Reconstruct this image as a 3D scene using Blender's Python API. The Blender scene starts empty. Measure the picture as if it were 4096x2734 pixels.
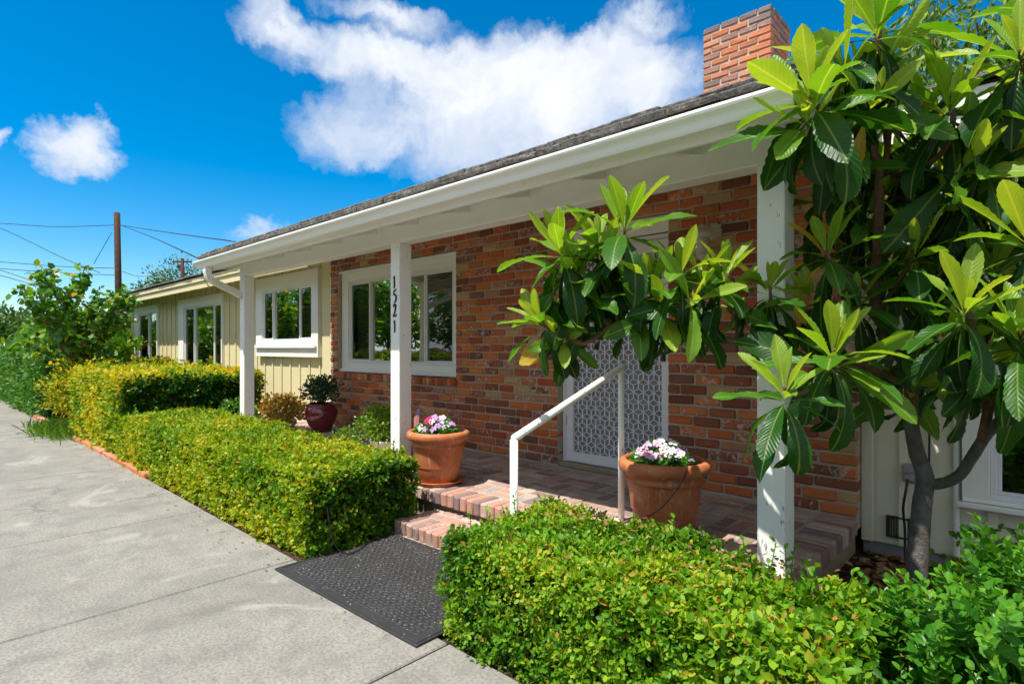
import bpy, bmesh, math, random
import numpy as np
from mathutils import Vector, Matrix, noise as mnoise

random.seed(11)
rng = np.random.default_rng(7)
scene = bpy.context.scene
C = scene.collection

# ------------------------------------------------------------------ camera
cam_d = bpy.data.cameras.new('camera')
cam_d.sensor_width = 36.0
cam_d.lens = 19.83
cam_d.shift_y = 0.00635
cam_d.clip_start = 0.05
cam_d.clip_end = 2000
cam = bpy.data.objects.new('camera', cam_d)
C.objects.link(cam)
cam.location = (0, 0, 1.25)
cam.rotation_euler = (math.radians(90), 0, math.radians(43.0))
scene.camera = cam

# ------------------------------------------------------------------ sun, sky, exposure
TO_SUN = Vector((-0.10, -1.0, 2.13)).normalized()
sun_d = bpy.data.lights.new('sun', 'SUN')
sun_d.energy = 2.75
sun_d.angle = math.radians(0.55)
sun_d.color = (1.0, 0.95, 0.86)
sun = bpy.data.objects.new('sun', sun_d)
C.objects.link(sun)
sun.rotation_euler = TO_SUN.to_track_quat('Z', 'Y').to_euler()
scene.view_settings.view_transform = 'Standard'
scene.view_settings.look = 'None'
scene.view_settings.exposure = 1.45
scene.view_settings.gamma = 1.0
scene.view_settings.use_curve_mapping = False
scene.render.engine = 'CYCLES'
scene.cycles.max_bounces = 8
scene.cycles.diffuse_bounces = 4
scene.cycles.glossy_bounces = 4
scene.cycles.transparent_max_bounces = 8
scene.cycles.transmission_bounces = 4
scene.cycles.use_denoising = True
scene.cycles.use_adaptive_sampling = True
scene.cycles.adaptive_threshold = 0.03


class N:
    """Small node-tree writer."""
    def __init__(s, nt):
        s.nt = nt
        s.nt.nodes.clear()
    def new(s, t, **kw):
        n = s.nt.nodes.new(t)
        for k, v in kw.items():
            setattr(n, k, v)
        return n
    def put(s, sock, v):
        if v is None:
            return
        if hasattr(v, 'is_linked') or hasattr(v, 'links'):
            s.nt.links.new(v, sock)
        else:
            if isinstance(v, (tuple, list)) and len(v) == 3 and sock.type == 'RGBA':
                v = (*v, 1)
            sock.default_value = v
    def math(s, op, a, b=None, c=None, clamp=False):
        n = s.new('ShaderNodeMath', operation=op, use_clamp=clamp)
        s.put(n.inputs[0], a); s.put(n.inputs[1], b)
        if c is not None: s.put(n.inputs[2], c)
        return n.outputs[0]
    def vmath(s, op, a, b=None):
        n = s.new('ShaderNodeVectorMath', operation=op)
        s.put(n.inputs[0], a); s.put(n.inputs[1], b)
        return n.outputs['Value'] if op in ('DOT_PRODUCT', 'LENGTH', 'DISTANCE') else n.outputs[0]
    def coord(s, kind='Object'):
        return s.new('ShaderNodeTexCoord').outputs[kind]
    def pos(s):
        return s.new('ShaderNodeNewGeometry').outputs['Position']
    def map(s, v, scale=(1, 1, 1), loc=(0, 0, 0), rot=(0, 0, 0)):
        n = s.new('ShaderNodeMapping')
        s.put(n.inputs['Vector'], v); n.inputs['Scale'].default_value = scale
        n.inputs['Location'].default_value = loc; n.inputs['Rotation'].default_value = rot
        return n.outputs[0]
    def noise(s, v, scale=5, detail=4, rough=.55, dist=0, out=0):
        n = s.new('ShaderNodeTexNoise')
        s.put(n.inputs['Vector'], v); s.put(n.inputs['Scale'], scale)
        n.inputs['Detail'].default_value = detail; n.inputs['Roughness'].default_value = rough
        n.inputs['Distortion'].default_value = dist
        return n.outputs[out]
    def voro(s, v, scale=5, feature='F1', out='Distance', rand=1):
        n = s.new('ShaderNodeTexVoronoi', feature=feature)
        s.put(n.inputs['Vector'], v); n.inputs['Scale'].default_value = scale
        n.inputs['Randomness'].default_value = rand
        return n.outputs[out]
    def ramp(s, f, stops, interp='LINEAR'):
        n = s.new('ShaderNodeValToRGB')
        cr = n.color_ramp; cr.interpolation = interp
        while len(cr.elements) < len(stops): cr.elements.new(.5)
        for e, (p, c) in zip(cr.elements, stops):
            e.position = p
            e.color = (*c, 1) if isinstance(c, (tuple, list)) else (c, c, c, 1)
        s.put(n.inputs[0], f)
        return n.outputs[0]
    def mix(s, f, a, b, blend='MIX'):
        n = s.new('ShaderNodeMix', data_type='RGBA', blend_type=blend)
        s.put(n.inputs[0], f); s.put(n.inputs[6], a); s.put(n.inputs[7], b)
        return n.outputs[2]
    def bump(s, h, strength=.3, dist=.01, normal=None):
        n = s.new('ShaderNodeBump')
        n.inputs['Strength'].default_value = strength; n.inputs['Distance'].default_value = dist
        s.put(n.inputs['Height'], h)
        if normal is not None: s.put(n.inputs['Normal'], normal)
        return n.outputs[0]
    def attr(s, name, out='Fac'):
        return s.new('ShaderNodeAttribute', attribute_name=name).outputs[out]
    def bsdf(s, col, rough=.6, normal=None, spec=.4, metal=0, coat=0):
        n = s.new('ShaderNodeBsdfPrincipled')
        s.put(n.inputs['Base Color'], col); s.put(n.inputs['Roughness'], rough)
        s.put(n.inputs['Normal'], normal); n.inputs['Specular IOR Level'].default_value = spec
        n.inputs['Metallic'].default_value = metal; n.inputs['Coat Weight'].default_value = coat
        return n.outputs[0]
    def out(s, sh):
        o = s.new('ShaderNodeOutputMaterial')
        s.nt.links.new(sh, o.inputs[0])


def material(name):
    m = bpy.data.materials.new(name)
    m.use_nodes = True
    return m, N(m.node_tree)


# ---- world: clear summer sky with scattered cumulus in view, laid out by compass direction
world = bpy.data.worlds.new('World')
scene.world = world
world.use_nodes = True
world.cycles.sampling_method = 'MANUAL'
world.cycles.sample_map_resolution = 512
n = N(world.node_tree)
sky = n.new('ShaderNodeTexSky', sky_type='NISHITA')
sky.sun_disc = False
sky.sun_elevation = math.asin(TO_SUN.z)
sky.sun_rotation = math.radians(185.7)
sky.altitude = 200
sky.air_density = 1.0
sky.dust_density = 0.05
sky.ozone_density = 4.0
hs = n.new('ShaderNodeHueSaturation')
hs.inputs['Saturation'].default_value = 1.5
hs.inputs['Hue'].default_value = 0.494
hs.inputs['Value'].default_value = 0.425
n.put(hs.inputs['Color'], sky.outputs[0])
d = n.vmath('NORMALIZE', n.coord('Generated'))
sep = n.new('ShaderNodeSeparateXYZ'); n.put(sep.inputs[0], d)
# azimuth measured from +Y towards -X (radians), elevation
az = n.math('ARCTAN2', n.math('MULTIPLY', sep.outputs[0], -1), sep.outputs[1])
el = n.math('ARCSINE', sep.outputs[2])
comb = n.new('ShaderNodeCombineXYZ'); n.put(comb.inputs[0], az); n.put(comb.inputs[1], el)
ae = comb.outputs[0]
wob = n.noise(ae, 9, 5, .62, out=1)
def cen(c): return n.vmath('SUBTRACT', c, (.5, .5, .5))
def vscale(v, f):
    q = n.new('ShaderNodeVectorMath', operation='SCALE'); n.put(q.inputs[0], v); q.inputs['Scale'].default_value = f
    return q.outputs[0]
aew = n.vmath('ADD', ae, vscale(cen(wob), .14))
CLOUDS = [
    (0.769, 0.440, 0.351, 0.091, 1.05),
    (0.593, 0.422, 0.215, 0.100, 0.95),
    (0.996, 0.459, 0.181, 0.053, 0.80),
    (1.039, 0.354, 0.117, 0.060, 0.65),
    (0.793, 0.347, 0.244, 0.079, 0.80),
    (1.136, 0.492, 0.089, 0.033, 0.62),
    (0.960, 0.532, 0.144, 0.030, 0.62),
    (0.519, 0.519, 0.086, 0.031, 0.50),
    (1.403, 0.275, 0.064, 0.045, 1.00),
    (1.488, 0.259, 0.019, 0.017, 0.75),
    (1.175, 0.184, 0.059, 0.018, 0.50)]
tot = None
for (a0, e0, ra, re, wgt) in CLOUDS:
    mp = n.vmath('MULTIPLY', n.vmath('SUBTRACT', aew, (a0, e0, 0)), (1 / ra, 1 / re, 0))
    q = n.math('SUBTRACT', 1, n.vmath('LENGTH', mp))
    q = n.math('MULTIPLY', n.math('MAXIMUM', q, 0), wgt)
    tot = q if tot is None else n.math('ADD', tot, q)
# denser unseen cloud added over the rest of the sky for neutral fill light
rest = n.noise(n.vmath('ADD', d, (3.1, 0, 0)), 2.6, 3, .6)
rest = n.math('MULTIPLY', n.math('SUBTRACT', rest, .38), 5.0, clamp=True)
infront = n.math('MULTIPLY', n.math('SUBTRACT', n.math('ABSOLUTE', n.math('SUBTRACT', az, .75)), 1.05), 3, clamp=True)
tot = n.math('ADD', tot, n.math('MULTIPLY', rest, infront))
fine = n.noise(aew, 16, 7, .68)
dens = n.math('ADD', n.math('MULTIPLY', tot, 1.15), n.math('MULTIPLY', n.math('SUBTRACT', fine, .5), n.math('ADD', .16, n.math('MULTIPLY', tot, 1.3, clamp=True))))
alpha = n.ramp(dens, [(.03, 0), (.16, .16), (.36, .55), (.62, .86), (.95, .98)])
shade_n = n.noise(n.vmath('ADD', aew, (.01, .02, 0)), 8, 3, .58)
body = n.math('ADD', n.math('ADD', n.math('MULTIPLY', shade_n, .75), .20), n.math('ADD', n.math('MULTIPLY', n.math('SUBTRACT', dens, .5), -.06), n.math('MULTIPLY', n.math('SUBTRACT', .44, el), .55)))
ccol = n.ramp(body, [(.30, (1.0, 1.0, 1.0)), (.46, (.86, .89, .94)), (.66, (.66, .73, .86))])
cc = n.mix(1.0, ccol, (2.75, 2.75, 2.75), 'MULTIPLY')
wc = n.mix(alpha, hs.outputs[0], cc)
bg = n.new('ShaderNodeBackground')
n.put(bg.inputs[0], wc)
bg.inputs[1].default_value = 0.15
wo = n.new('ShaderNodeOutputWorld')
n.nt.links.new(bg.outputs[0], wo.inputs[0])

# ------------------------------------------------------------------ object helpers
WM = {}

def reg(o, loc=(0, 0, 0)):
    WM[o.name] = Matrix.Translation(Vector(loc))
    return o

def attach(o, p):
    o.parent = p
    o.matrix_parent_inverse = WM[p.name].inverted()
    return o

def tag(o, label=None, cat=None, group=None, kind=None):
    if label: o['label'] = label
    if cat: o['category'] = cat
    if group: o['group'] = group
    if kind: o['kind'] = kind
    return o

def empty(name, loc, label, cat, group=None):
    o = bpy.data.objects.new(name, None)
    o.empty_display_size = .1
    C.objects.link(o)
    o.location = loc
    reg(o, loc)
    return tag(o, label, cat, group)

def obj(name, me, mat=None, parent=None, loc=None):
    o = bpy.data.objects.new(name, me)
    C.objects.link(o)
    if mat is not None and len(me.materials) == 0:
        me.materials.append(mat)
    if loc is not None: o.location = loc
    reg(o, loc or (0, 0, 0))
    if parent is not None: attach(o, parent)
    return o

def mesh(name, v, f, smooth=False):
    me = bpy.data.meshes.new(name)
    me.from_pydata([tuple(p) for p in v], [], f)
    if smooth:
        me.polygons.foreach_set('use_smooth', [True] * len(me.polygons))
    me.update()
    return me

def fast_mesh(name, V, F, attrs=None, smooth=False, uv=None):
    """V (n,3) float, F (m,k) int, all faces the same size; attrs: name -> point float array."""
    me = bpy.data.meshes.new(name)
    V = np.asarray(V, np.float32); F = np.asarray(F, np.int32)
    m, k = F.shape
    me.vertices.add(len(V)); me.vertices.foreach_set('co', V.ravel())
    me.loops.add(m * k); me.loops.foreach_set('vertex_index', F.ravel())
    me.polygons.add(m)
    me.polygons.foreach_set('loop_start', np.arange(0, m * k, k, dtype=np.int32))
    me.polygons.foreach_set('loop_total', np.full(m, k, np.int32))
    if smooth: me.polygons.foreach_set('use_smooth', np.ones(m, bool))
    for an, arr in (attrs or {}).items():
        a = me.attributes.new(an, 'FLOAT', 'POINT')
        a.data.foreach_set('value', np.asarray(arr, np.float32))
    me.update(calc_edges=True)
    return me


class MB:
    """Collects shapes into one mesh."""
    def __init__(s): s.v = []; s.f = []
    def add(s, v, f):
        o = len(s.v); s.v += [tuple(p) for p in v]; s.f += [tuple(i + o for i in q) for q in f]
        return s
    def box(s, x0, x1, y0, y1, z0, z1, b=.003, M=None):
        v, f = cbox(x1 - x0, y1 - y0, z1 - z0, b)
        c = Vector(((x0 + x1) / 2, (y0 + y1) / 2, (z0 + z1) / 2))
        v = [c + Vector(p) for p in v]
        if M is not None: v = [M @ p for p in v]
        return s.add(v, f)
    def bar(s, a, b_, w, t, bev=.002, up=Vector((0, 0, 1))):
        a = Vector(a); b_ = Vector(b_); ax = (b_ - a); L = ax.length; ax.normalize()
        sd = ax.cross(up)
        if sd.length < 1e-4: sd = ax.cross(Vector((0, 1, 0)))
        sd.normalize(); u = sd.cross(ax)
        v, f = cbox(L, w, t, bev); m = (a + b_) / 2
        return s.add([m + ax * p[0] + sd * p[1] + u * p[2] for p in v], f)
    def tube(s, pts, r, seg=8, cap=True, bump=0):
        v, f = tube(pts, r, seg, cap, bump); return s.add(v, f)
    def lathe(s, prof, seg=40, c=(0, 0, 0), cap=False):
        v = []; f = []; n_ = len(prof)
        for i in range(seg):
            a = 2 * math.pi * i / seg
            for (r, z) in prof: v.append((c[0] + r * math.cos(a), c[1] + r * math.sin(a), c[2] + z))
        for i in range(seg):
            j = (i + 1) % seg
            for k in range(n_ - 1): f.append((i * n_ + k, j * n_ + k, j * n_ + k + 1, i * n_ + k + 1))
        if cap: f.append(tuple(i * n_ + n_ - 1 for i in range(seg)))
        return s.add(v, f)
    def build(s, name, mat, parent=None, smooth=False, loc=None):
        return obj(name, mesh(name, s.v, s.f, smooth), mat, parent, loc)


def cbox(sx, sy, sz, b=.003, jit=0, rnd=random):
    """Chamfered box centred on the origin."""
    hx, hy, hz = sx / 2, sy / 2, sz / 2
    b = min(b, hx * .45, hy * .45, hz * .45)
    v = []; idx = {}
    for X in (-1, 1):
        for Y in (-1, 1):
            for Z in (-1, 1):
                j = [(rnd.uniform(-jit, jit)) for _ in range(3)] if jit else (0, 0, 0)
                for a in range(3):
                    p = [X * (hx - (b if a != 0 else 0)), Y * (hy - (b if a != 1 else 0)), Z * (hz - (b if a != 2 else 0))]
                    idx[(X, Y, Z, a)] = len(v)
                    v.append((p[0] + j[0], p[1] + j[1], p[2] + j[2]))
    f = []
    S = (-1, 1)
    g = lambda X, Y, Z, a: idx[(X, Y, Z, a)]
    for s in S:
        q = [g(s, -1, -1, 0), g(s, 1, -1, 0), g(s, 1, 1, 0), g(s, -1, 1, 0)]; f.append(q if s > 0 else q[::-1])
        q = [g(-1, s, -1, 1), g(-1, s, 1, 1), g(1, s, 1, 1), g(1, s, -1, 1)]; f.append(q if s > 0 else q[::-1])
        q = [g(-1, -1, s, 2), g(1, -1, s, 2), g(1, 1, s, 2), g(-1, 1, s, 2)]; f.append(q if s > 0 else q[::-1])
    for s in S:
        for t in S:
            q = [g(-1, s, t, 1), g(1, s, t, 1), g(1, s, t, 2), g(-1, s, t, 2)]; f.append(q if s * t < 0 else q[::-1])
            q = [g(s, -1, t, 0), g(s, 1, t, 0), g(s, 1, t, 2), g(s, -1, t, 2)]; f.append(q if s * t > 0 else q[::-1])
            q = [g(s, t, -1, 0), g(s, t, 1, 0), g(s, t, 1, 1), g(s, t, -1, 1)]; f.append(q if s * t < 0 else q[::-1])
    for X in S:
        for Y in S:
            for Z in S:
                q = [g(X, Y, Z, 0), g(X, Y, Z, 1), g(X, Y, Z, 2)]; f.append(q if X * Y * Z > 0 else q[::-1])
    return v, f


def tube(pts, r, seg=8, cap=True, bump=0):
    P = [Vector(p) for p in pts]
    n_ = len(P)
    R = [r] * n_ if not isinstance(r, (list, tuple)) else list(r)
    v = []; f = []
    up = None
    for i, p in enumerate(P):
        t = (P[min(i + 1, n_ - 1)] - P[max(i - 1, 0)]).normalized()
        if up is None:
            up = t.orthogonal().normalized()
        else:
            up = (up - t * up.dot(t))
            up = up.normalized() if up.length > 1e-5 else t.orthogonal().normalized()
        sd = t.cross(up)
        for k in range(seg):
            a = 2 * math.pi * k / seg
            rr = R[i] * (1 + (random.uniform(-bump, bump) if bump else 0))
            v.append(p + (up * math.cos(a) + sd * math.sin(a)) * rr)
    for i in range(n_ - 1):
        for k in range(seg):
            j = (k + 1) % seg
            f.append((i * seg + k, i * seg + j, (i + 1) * seg + j, (i + 1) * seg + k))
    if cap:
        f.append(tuple(range(seg))[::-1]); f.append(tuple((n_ - 1) * seg + k for k in range(seg)))
    return v, f


def spline(pts, sub=6):
    """Catmull-Rom through the points."""
    P = [Vector(p) for p in pts]
    out = []
    for i in range(len(P) - 1):
        p0 = P[max(i - 1, 0)]; p1 = P[i]; p2 = P[i + 1]; p3 = P[min(i + 2, len(P) - 1)]
        for k in range(sub):
            t = k / sub
            out.append(.5 * ((2 * p1) + (-p0 + p2) * t + (2 * p0 - 5 * p1 + 4 * p2 - p3) * t * t + (-p0 + 3 * p1 - 3 * p2 + p3) * t ** 3))
    out.append(P[-1])
    return out


def unit(a): return a / np.maximum(np.linalg.norm(a, axis=1, keepdims=True), 1e-9)


def scatter(name, TV, TF, P, DIR, NRM, S, rnd, mat, parent=None, extra=None, smooth=False):
    """Copies a leaf template (x = length, y = width, z = normal) to every point, joined in one mesh."""
    TV = np.asarray(TV, float); TF = np.asarray(TF, int)
    X = unit(DIR); Z = unit(NRM - X * np.sum(NRM * X, 1, keepdims=True)); Y = np.cross(Z, X)
    S = S[:, None, None]
    V = P[:, None, :] + S * (TV[None, :, 0:1] * X[:, None, :] + TV[None, :, 1:2] * Y[:, None, :] + TV[None, :, 2:3] * Z[:, None, :])
    k = len(TV); n_ = len(P)
    F = (TF[None] + (np.arange(n_) * k)[:, None, None]).reshape(-1, TF.shape[1])
    at = {'rnd': np.repeat(rnd, k)}
    at['lu'] = np.tile(TV[:, 0], n_); at['lv'] = np.tile(TV[:, 1], n_)
    for kk, vv in (extra or {}).items(): at[kk] = np.repeat(vv, k)
    return obj(name, fast_mesh(name, V.reshape(-1, 3), F, at, smooth), mat, parent)


OVAL_V = [(0, 0, 0), (.3, .24, .05), (.72, .26, .06), (1, 0, -.03), (.72, -.26, .06), (.3, -.24, .05)]
OVAL_F = [(0, 3, 2, 1), (0, 5, 4, 3)]
ROUND_V = [(0, 0, 0), (.22, .29, .05), (.62, .37, .07), (1, 0, 0), (.62, -.37, .07), (.22, -.29, .05)]
ROUND_F = [(0, 3, 2, 1), (0, 5, 4, 3)]
NARROW_V = [(0, 0, 0), (.3, .13, .03), (.65, .11, .03), (1, 0, -.04), (.65, -.11, .03), (.3, -.13, .03)]
NARROW_F = OVAL_F
HEART_V = [(0, 0, 0), (.02, .34, .03), (.55, .40, .0), (1, 0, -.1), (.55, -.40, 0), (.02, -.34, .03)]
HEART_F = OVAL_F


def rvec(n_): return unit(rng.normal(size=(n_, 3)))

# ------------------------------------------------------------------ materials
def paint(name, col, rough=.5, wear=.06, sc=6):
    m, n = material(name)
    p = n.pos()
    a = n.noise(p, sc, 5, .6); b = n.noise(n.map(p, (.12, 1, 1)), 70, 4, .65)
    f = n.math('ADD', n.math('MULTIPLY', n.math('SUBTRACT', a, .5), wear * 3), n.math('MULTIPLY', n.math('SUBTRACT', b, .5), wear))
    dark = tuple(c * .72 for c in col)
    c = n.mix(n.math('ADD', n.math('MULTIPLY', f, 1.0), .18, clamp=True), col, dark)
    n.out(n.bsdf(c, rough, n.bump(n.math('ADD', b, n.math('MULTIPLY', n.noise(p, 180, 2), .4)), .30, .004), .35))
    return m

def post_paint():
    m, n = material('white_post_paint')
    p = n.pos()
    a = n.noise(n.map(p, (1, 1, .25)), 14, 5, .6)
    chips = n.noise(n.map(p, (1, 1, .3)), 38, 6, .7, .4)
    sep = n.new('ShaderNodeSeparateXYZ'); n.put(sep.inputs[0], p)
    low = n.math('SUBTRACT', 1.0, n.math('MULTIPLY', sep.outputs[2], .9), clamp=True)
    crack = n.ramp(n.math('ADD', chips, n.math('MULTIPLY', low, .055)), [(.640, 0), (.665, 1)])
    c = n.mix(n.math('MULTIPLY', n.math('SUBTRACT', a, .42, clamp=True), .35), (.88, .87, .83), (.62, .61, .57))
    c = n.mix(crack, c, (.30, .28, .25))
    n.out(n.bsdf(c, .48, n.bump(n.math('SUBTRACT', a, n.math('MULTIPLY', crack, .8)), .25, .004), .35))
    return m

def brick_mat(name, src, palette, red=.35, lime=.605, gloss=.8):
    """src: 'object' reads the brick's own tone from Object Info, 'attr' from the mesh."""
    m, n = material(name)
    if src == 'object':
        oi = n.new('ShaderNodeObjectInfo')
        sep = n.new('ShaderNodeSeparateColor'); n.put(sep.inputs[0], oi.outputs['Color'])
        r, r2 = sep.outputs[0], sep.outputs[1]
    else:
        r, r2 = n.attr('rnd'), n.attr('rnd2')
    p = n.pos()
    k = len(palette)
    base = n.ramp(r, [(i / k, c) for i, c in enumerate(palette)], 'CONSTANT')
    base = n.mix(n.math('MULTIPLY', n.noise(p, 22, 5, .65), red), base, n.ramp(r2, [(0, (.16, .05, .03)), (.5, (.42, .16, .07)), (1, (.30, .09, .05))]))
    dark = n.noise(p, 34, 5, .7)
    base = n.mix(n.ramp(dark, [(.54, 0), (.80, .5)]), base, (.07, .035, .025))
    lm = n.noise(p, 26, 6, .72, .6)
    lm = n.math('ADD', lm, n.math('MULTIPLY', n.math('SUBTRACT', r2, .5), .22))
    lf = n.ramp(lm, [(lime, 0), (lime + .07, .75)])
    base = n.mix(lf, base, (.58, .51, .44))
    spk = n.voro(p, 190)
    base = n.mix(n.ramp(spk, [(.05, .8), (.13, 0)]), base, (.55, .42, .33))
    h = n.math('ADD', n.noise(p, 90, 5, .7), n.math('MULTIPLY', lf, .3))
    n.out(n.bsdf(base, gloss, n.bump(h, .55, .006), .3))
    return m

RED = [(0.575, 0.144, 0.04), (0.425, 0.085, 0.03), (0.625, 0.206, 0.063), (0.275, 0.077, 0.039), (0.5, 0.169, 0.057), (0.163, 0.062, 0.041), (0.625, 0.169, 0.041), (0.525, 0.362, 0.161), (0.338, 0.106, 0.048), (0.425, 0.213, 0.121), (0.55, 0.125, 0.039), (0.213, 0.069, 0.039), (0.213, 0.094, 0.063), (0.45, 0.106, 0.039), (0.587, 0.188, 0.057), (0.3, 0.088, 0.046)]
PAVE = [(0.363, 0.244, 0.203), (0.258, 0.186, 0.169), (0.469, 0.341, 0.288), (0.212, 0.162, 0.16), (0.409, 0.268, 0.22), (0.333, 0.276, 0.261), (0.514, 0.373, 0.304), (0.242, 0.162, 0.151), (0.439, 0.244, 0.186)]
CHIM = [(.50, .185, .095), (.46, .20, .13), (.38, .21, .165), (.54, .19, .085), (.34, .19, .16), (.50, .22, .13), (.22, .16, .145), (.47, .175, .095)]
M_brick = brick_mat('used_red_brick', 'object', RED)
M_brick_j = brick_mat('used_red_brick_far', 'attr', RED)
M_pave = brick_mat('paving_brick', 'object', PAVE, red=.1, lime=.64, gloss=.85)
M_pave_j = brick_mat('paving_brick_far', 'attr', PAVE, red=.1, lime=.64, gloss=.85)
M_chim = brick_mat('chimney_brick', 'object', CHIM, red=.08, lime=.64)

def mortar(name, col):
    m, n = material(name)
    p = n.pos()
    c = n.mix(n.noise(p, 9, 5, .6), tuple(x * .75 for x in col), tuple(x * 1.18 for x in col))
    c = n.mix(n.ramp(n.noise(p, 160, 3, .7), [(.45, 0), (.7, .5)]), c, tuple(x * .5 for x in col))
    n.out(n.bsdf(c, .95, n.bump(n.noise(p, 140, 4, .7), .7, .006), .2))
    return m
M_mortar = mortar('mortar', (.50, .43, .33))
M_mortar_floor = mortar('floor_mortar', (.44, .38, .31))
M_stucco = mortar('rough_cement', (.36, .29, .20))
M_found = mortar('foundation_cement', (.36, .36, .36))

M_white = paint('white_trim_paint', (.88, .87, .82), .45, .05)
M_post = post_paint()
M_yellow = paint('cream_siding_paint', (.70, .62, .36), .6, .05, 3)
M_cream = paint('pale_siding_paint', (.76, .71, .56), .6, .05, 3)
M_vinyl = paint('white_vinyl', (.80, .81, .82), .35, .02)
M_gutter = paint('gutter_enamel', (.88, .87, .82), .28, .03)

def simple(name, col, rough=.5, metal=0, spec=.5, coat=0, var=.25, sc=12):
    m, n = material(name)
    p = n.pos()
    c = n.mix(n.noise(p, sc, 5, .6), tuple(x * (1 - var) for x in col), tuple(min(1, x * (1 + var)) for x in col))
    n.out(n.bsdf(c, rough, n.bump(n.noise(p, sc * 12, 3), .15, .003), spec, metal, coat))
    return m
M_black = simple('black_iron', (.012, .012, .014), .35, .3)
M_brass = simple('brass', (.55, .36, .1), .3, 1)
M_steel = simple('worn_steel', (.4, .4, .38), .4, .8)
M_dark = simple('dark_underlay', (.03, .028, .026), .9)
M_room = simple('dark_room', (.045, .042, .038), .9)
M_curtain = simple('curtain_cloth', (.22, .21, .2), .9)
M_blind = simple('blind_slat', (.74, .76, .70), .5)
M_blind_dark = simple('dark_blind_slat', (.05, .07, .055), .5)
M_greydoor = simple('grey_inner_door', (.42, .43, .46), .5, var=.06)
M_lantern = simple('cream_lantern', (.62, .6, .5), .5)
M_frost = simple('frosted_lantern_glass', (.55, .54, .45), .35)
M_box = simple('grey_plastic', (.30, .26, .26), .5)
M_cable = simple('black_cable', (.012, .012, .012), .45)
M_grass = simple('grass_blade', (.09, .20, .025), .6)
M_soilpot = simple('potting_soil', (.07, .04, .022), 1, var=.6, sc=60)

def glass_mat(name, refl, tint):
    m, n = material(name)
    t = n.new('ShaderNodeBsdfTransparent'); t.inputs[0].default_value = (*tint, 1)
    g = n.new('ShaderNodeBsdfGlossy'); g.inputs['Roughness'].default_value = 0.0
    g.inputs['Color'].default_value = (.95, 1, .95, 1)
    p = n.pos()
    n.put(g.inputs['Normal'], n.bump(n.noise(p, 2.2, 2), .035, .05))
    mx = n.new('ShaderNodeMixShader'); mx.inputs[0].default_value = refl
    n.nt.links.new(t.outputs[0], mx.inputs[1]); n.nt.links.new(g.outputs[0], mx.inputs[2])
    n.out(mx.outputs[0])
    return m
M_glass = glass_mat('window_glass', .5, (.5, .55, .5))
M_screen = glass_mat('screened_glass', .13, (.62, .62, .62))

def concrete():
    m, n = material('old_concrete')
    p = n.pos()
    oi = n.new('ShaderNodeObjectInfo')
    big = n.noise(p, .9, 6, .6, .5); mid = n.noise(p, 5, 6, .65, .3); fine = n.noise(p, 70, 5, .75); grit = n.noise(p, 320, 3, .8)
    c = n.mix(n.ramp(big, [(.3, 0), (.7, 1)]), (.225, .217, .192), (.33, .318, .284))
    c = n.mix(n.ramp(mid, [(.45, 0), (.66, .75)]), c, (.19, .182, .165))
    c = n.mix(n.ramp(n.noise(p, 2.3, 4, .6), [(.55, 0), (.75, .4)]), c, (.30, .262, .235))
    c = n.mix(n.ramp(fine, [(.45, 0), (.62, .75)]), c, (.135, .13, .118))
    c = n.mix(n.ramp(fine, [(.30, .55), (.42, 0)]), c, (.40, .39, .352))
    c = n.mix(n.ramp(grit, [(.35, .45), (.5, 0)]), c, (.08, .077, .07))
    st = n.noise(n.map(p, (1.2, .35, 1)), 1.7, 5, .62, .8)
    c = n.mix(n.ramp(st, [(.56, 0), (.70, .55)]), c, (.13, .125, .11))
    c = n.mix(n.ramp(n.noise(p, 1.1, 6, .7, 1.2), [(.60, 0), (.66, .45)]), c, (.38, .37, .335))
    wp = n.vmath('ADD', p, vs(n, n.vmath('SUBTRACT', n.noise(p, 3, 5, .7, out=1), (.5, .5, .5)), .5))
    cr = n.voro(wp, .55, 'DISTANCE_TO_EDGE')
    crk = n.math('MULTIPLY', n.ramp(cr, [(.0025, 1), (.0075, 0)]), n.ramp(n.noise(p, .8, 3), [(.50, 0), (.58, .7)]))
    c = n.mix(crk, c, (.09, .085, .08))
    h = n.math('SUBTRACT', n.math('ADD', n.math('MULTIPLY', fine, .6), n.math('MULTIPLY', grit, .5)), crk)
    n.out(n.bsdf(c, .92, n.bump(h, .55, .004), .25))
    return m

def vs(n, v, f):
    q = n.new('ShaderNodeVectorMath', operation='SCALE'); n.put(q.inputs[0], v); q.inputs['Scale'].default_value = f
    return q.outputs[0]
M_concrete = concrete()

def soil():
    m, n = material('dry_soil')
    p = n.pos()
    c = n.ramp(n.noise(p, 14, 6, .7), [(.3, (.035, .022, .014)), (.55, (.09, .055, .032)), (.75, (.17, .10, .055))])
    n.out(n.bsdf(c, 1, n.bump(n.noise(p, 30, 6, .75), 1, .03), .2))
    return m
M_soil = soil()

def rubber():
    m, n = material('black_rubber')
    p = n.pos()
    c = n.mix(n.noise(p, 5, 5, .6), (.018, .018, .020), (.04, .04, .042))
    c = n.mix(n.ramp(n.noise(p, 30, 5, .8), [(.6, 0), (.78, .55)]), c, (.12, .12, .12))
    sp = n.math('MULTIPLY', n.ramp(n.voro(p, 75), [(.09, 1), (.16, 0)]), n.ramp(n.noise(p, 6, 3), [(.45, 0), (.6, 1)]))
    c = n.mix(sp, c, (.42, .41, .38))
    n.out(n.bsdf(c, .62, n.bump(n.noise(p, 200, 3), .4, .003), .4))
    return m
M_rubber = rubber()

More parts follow.
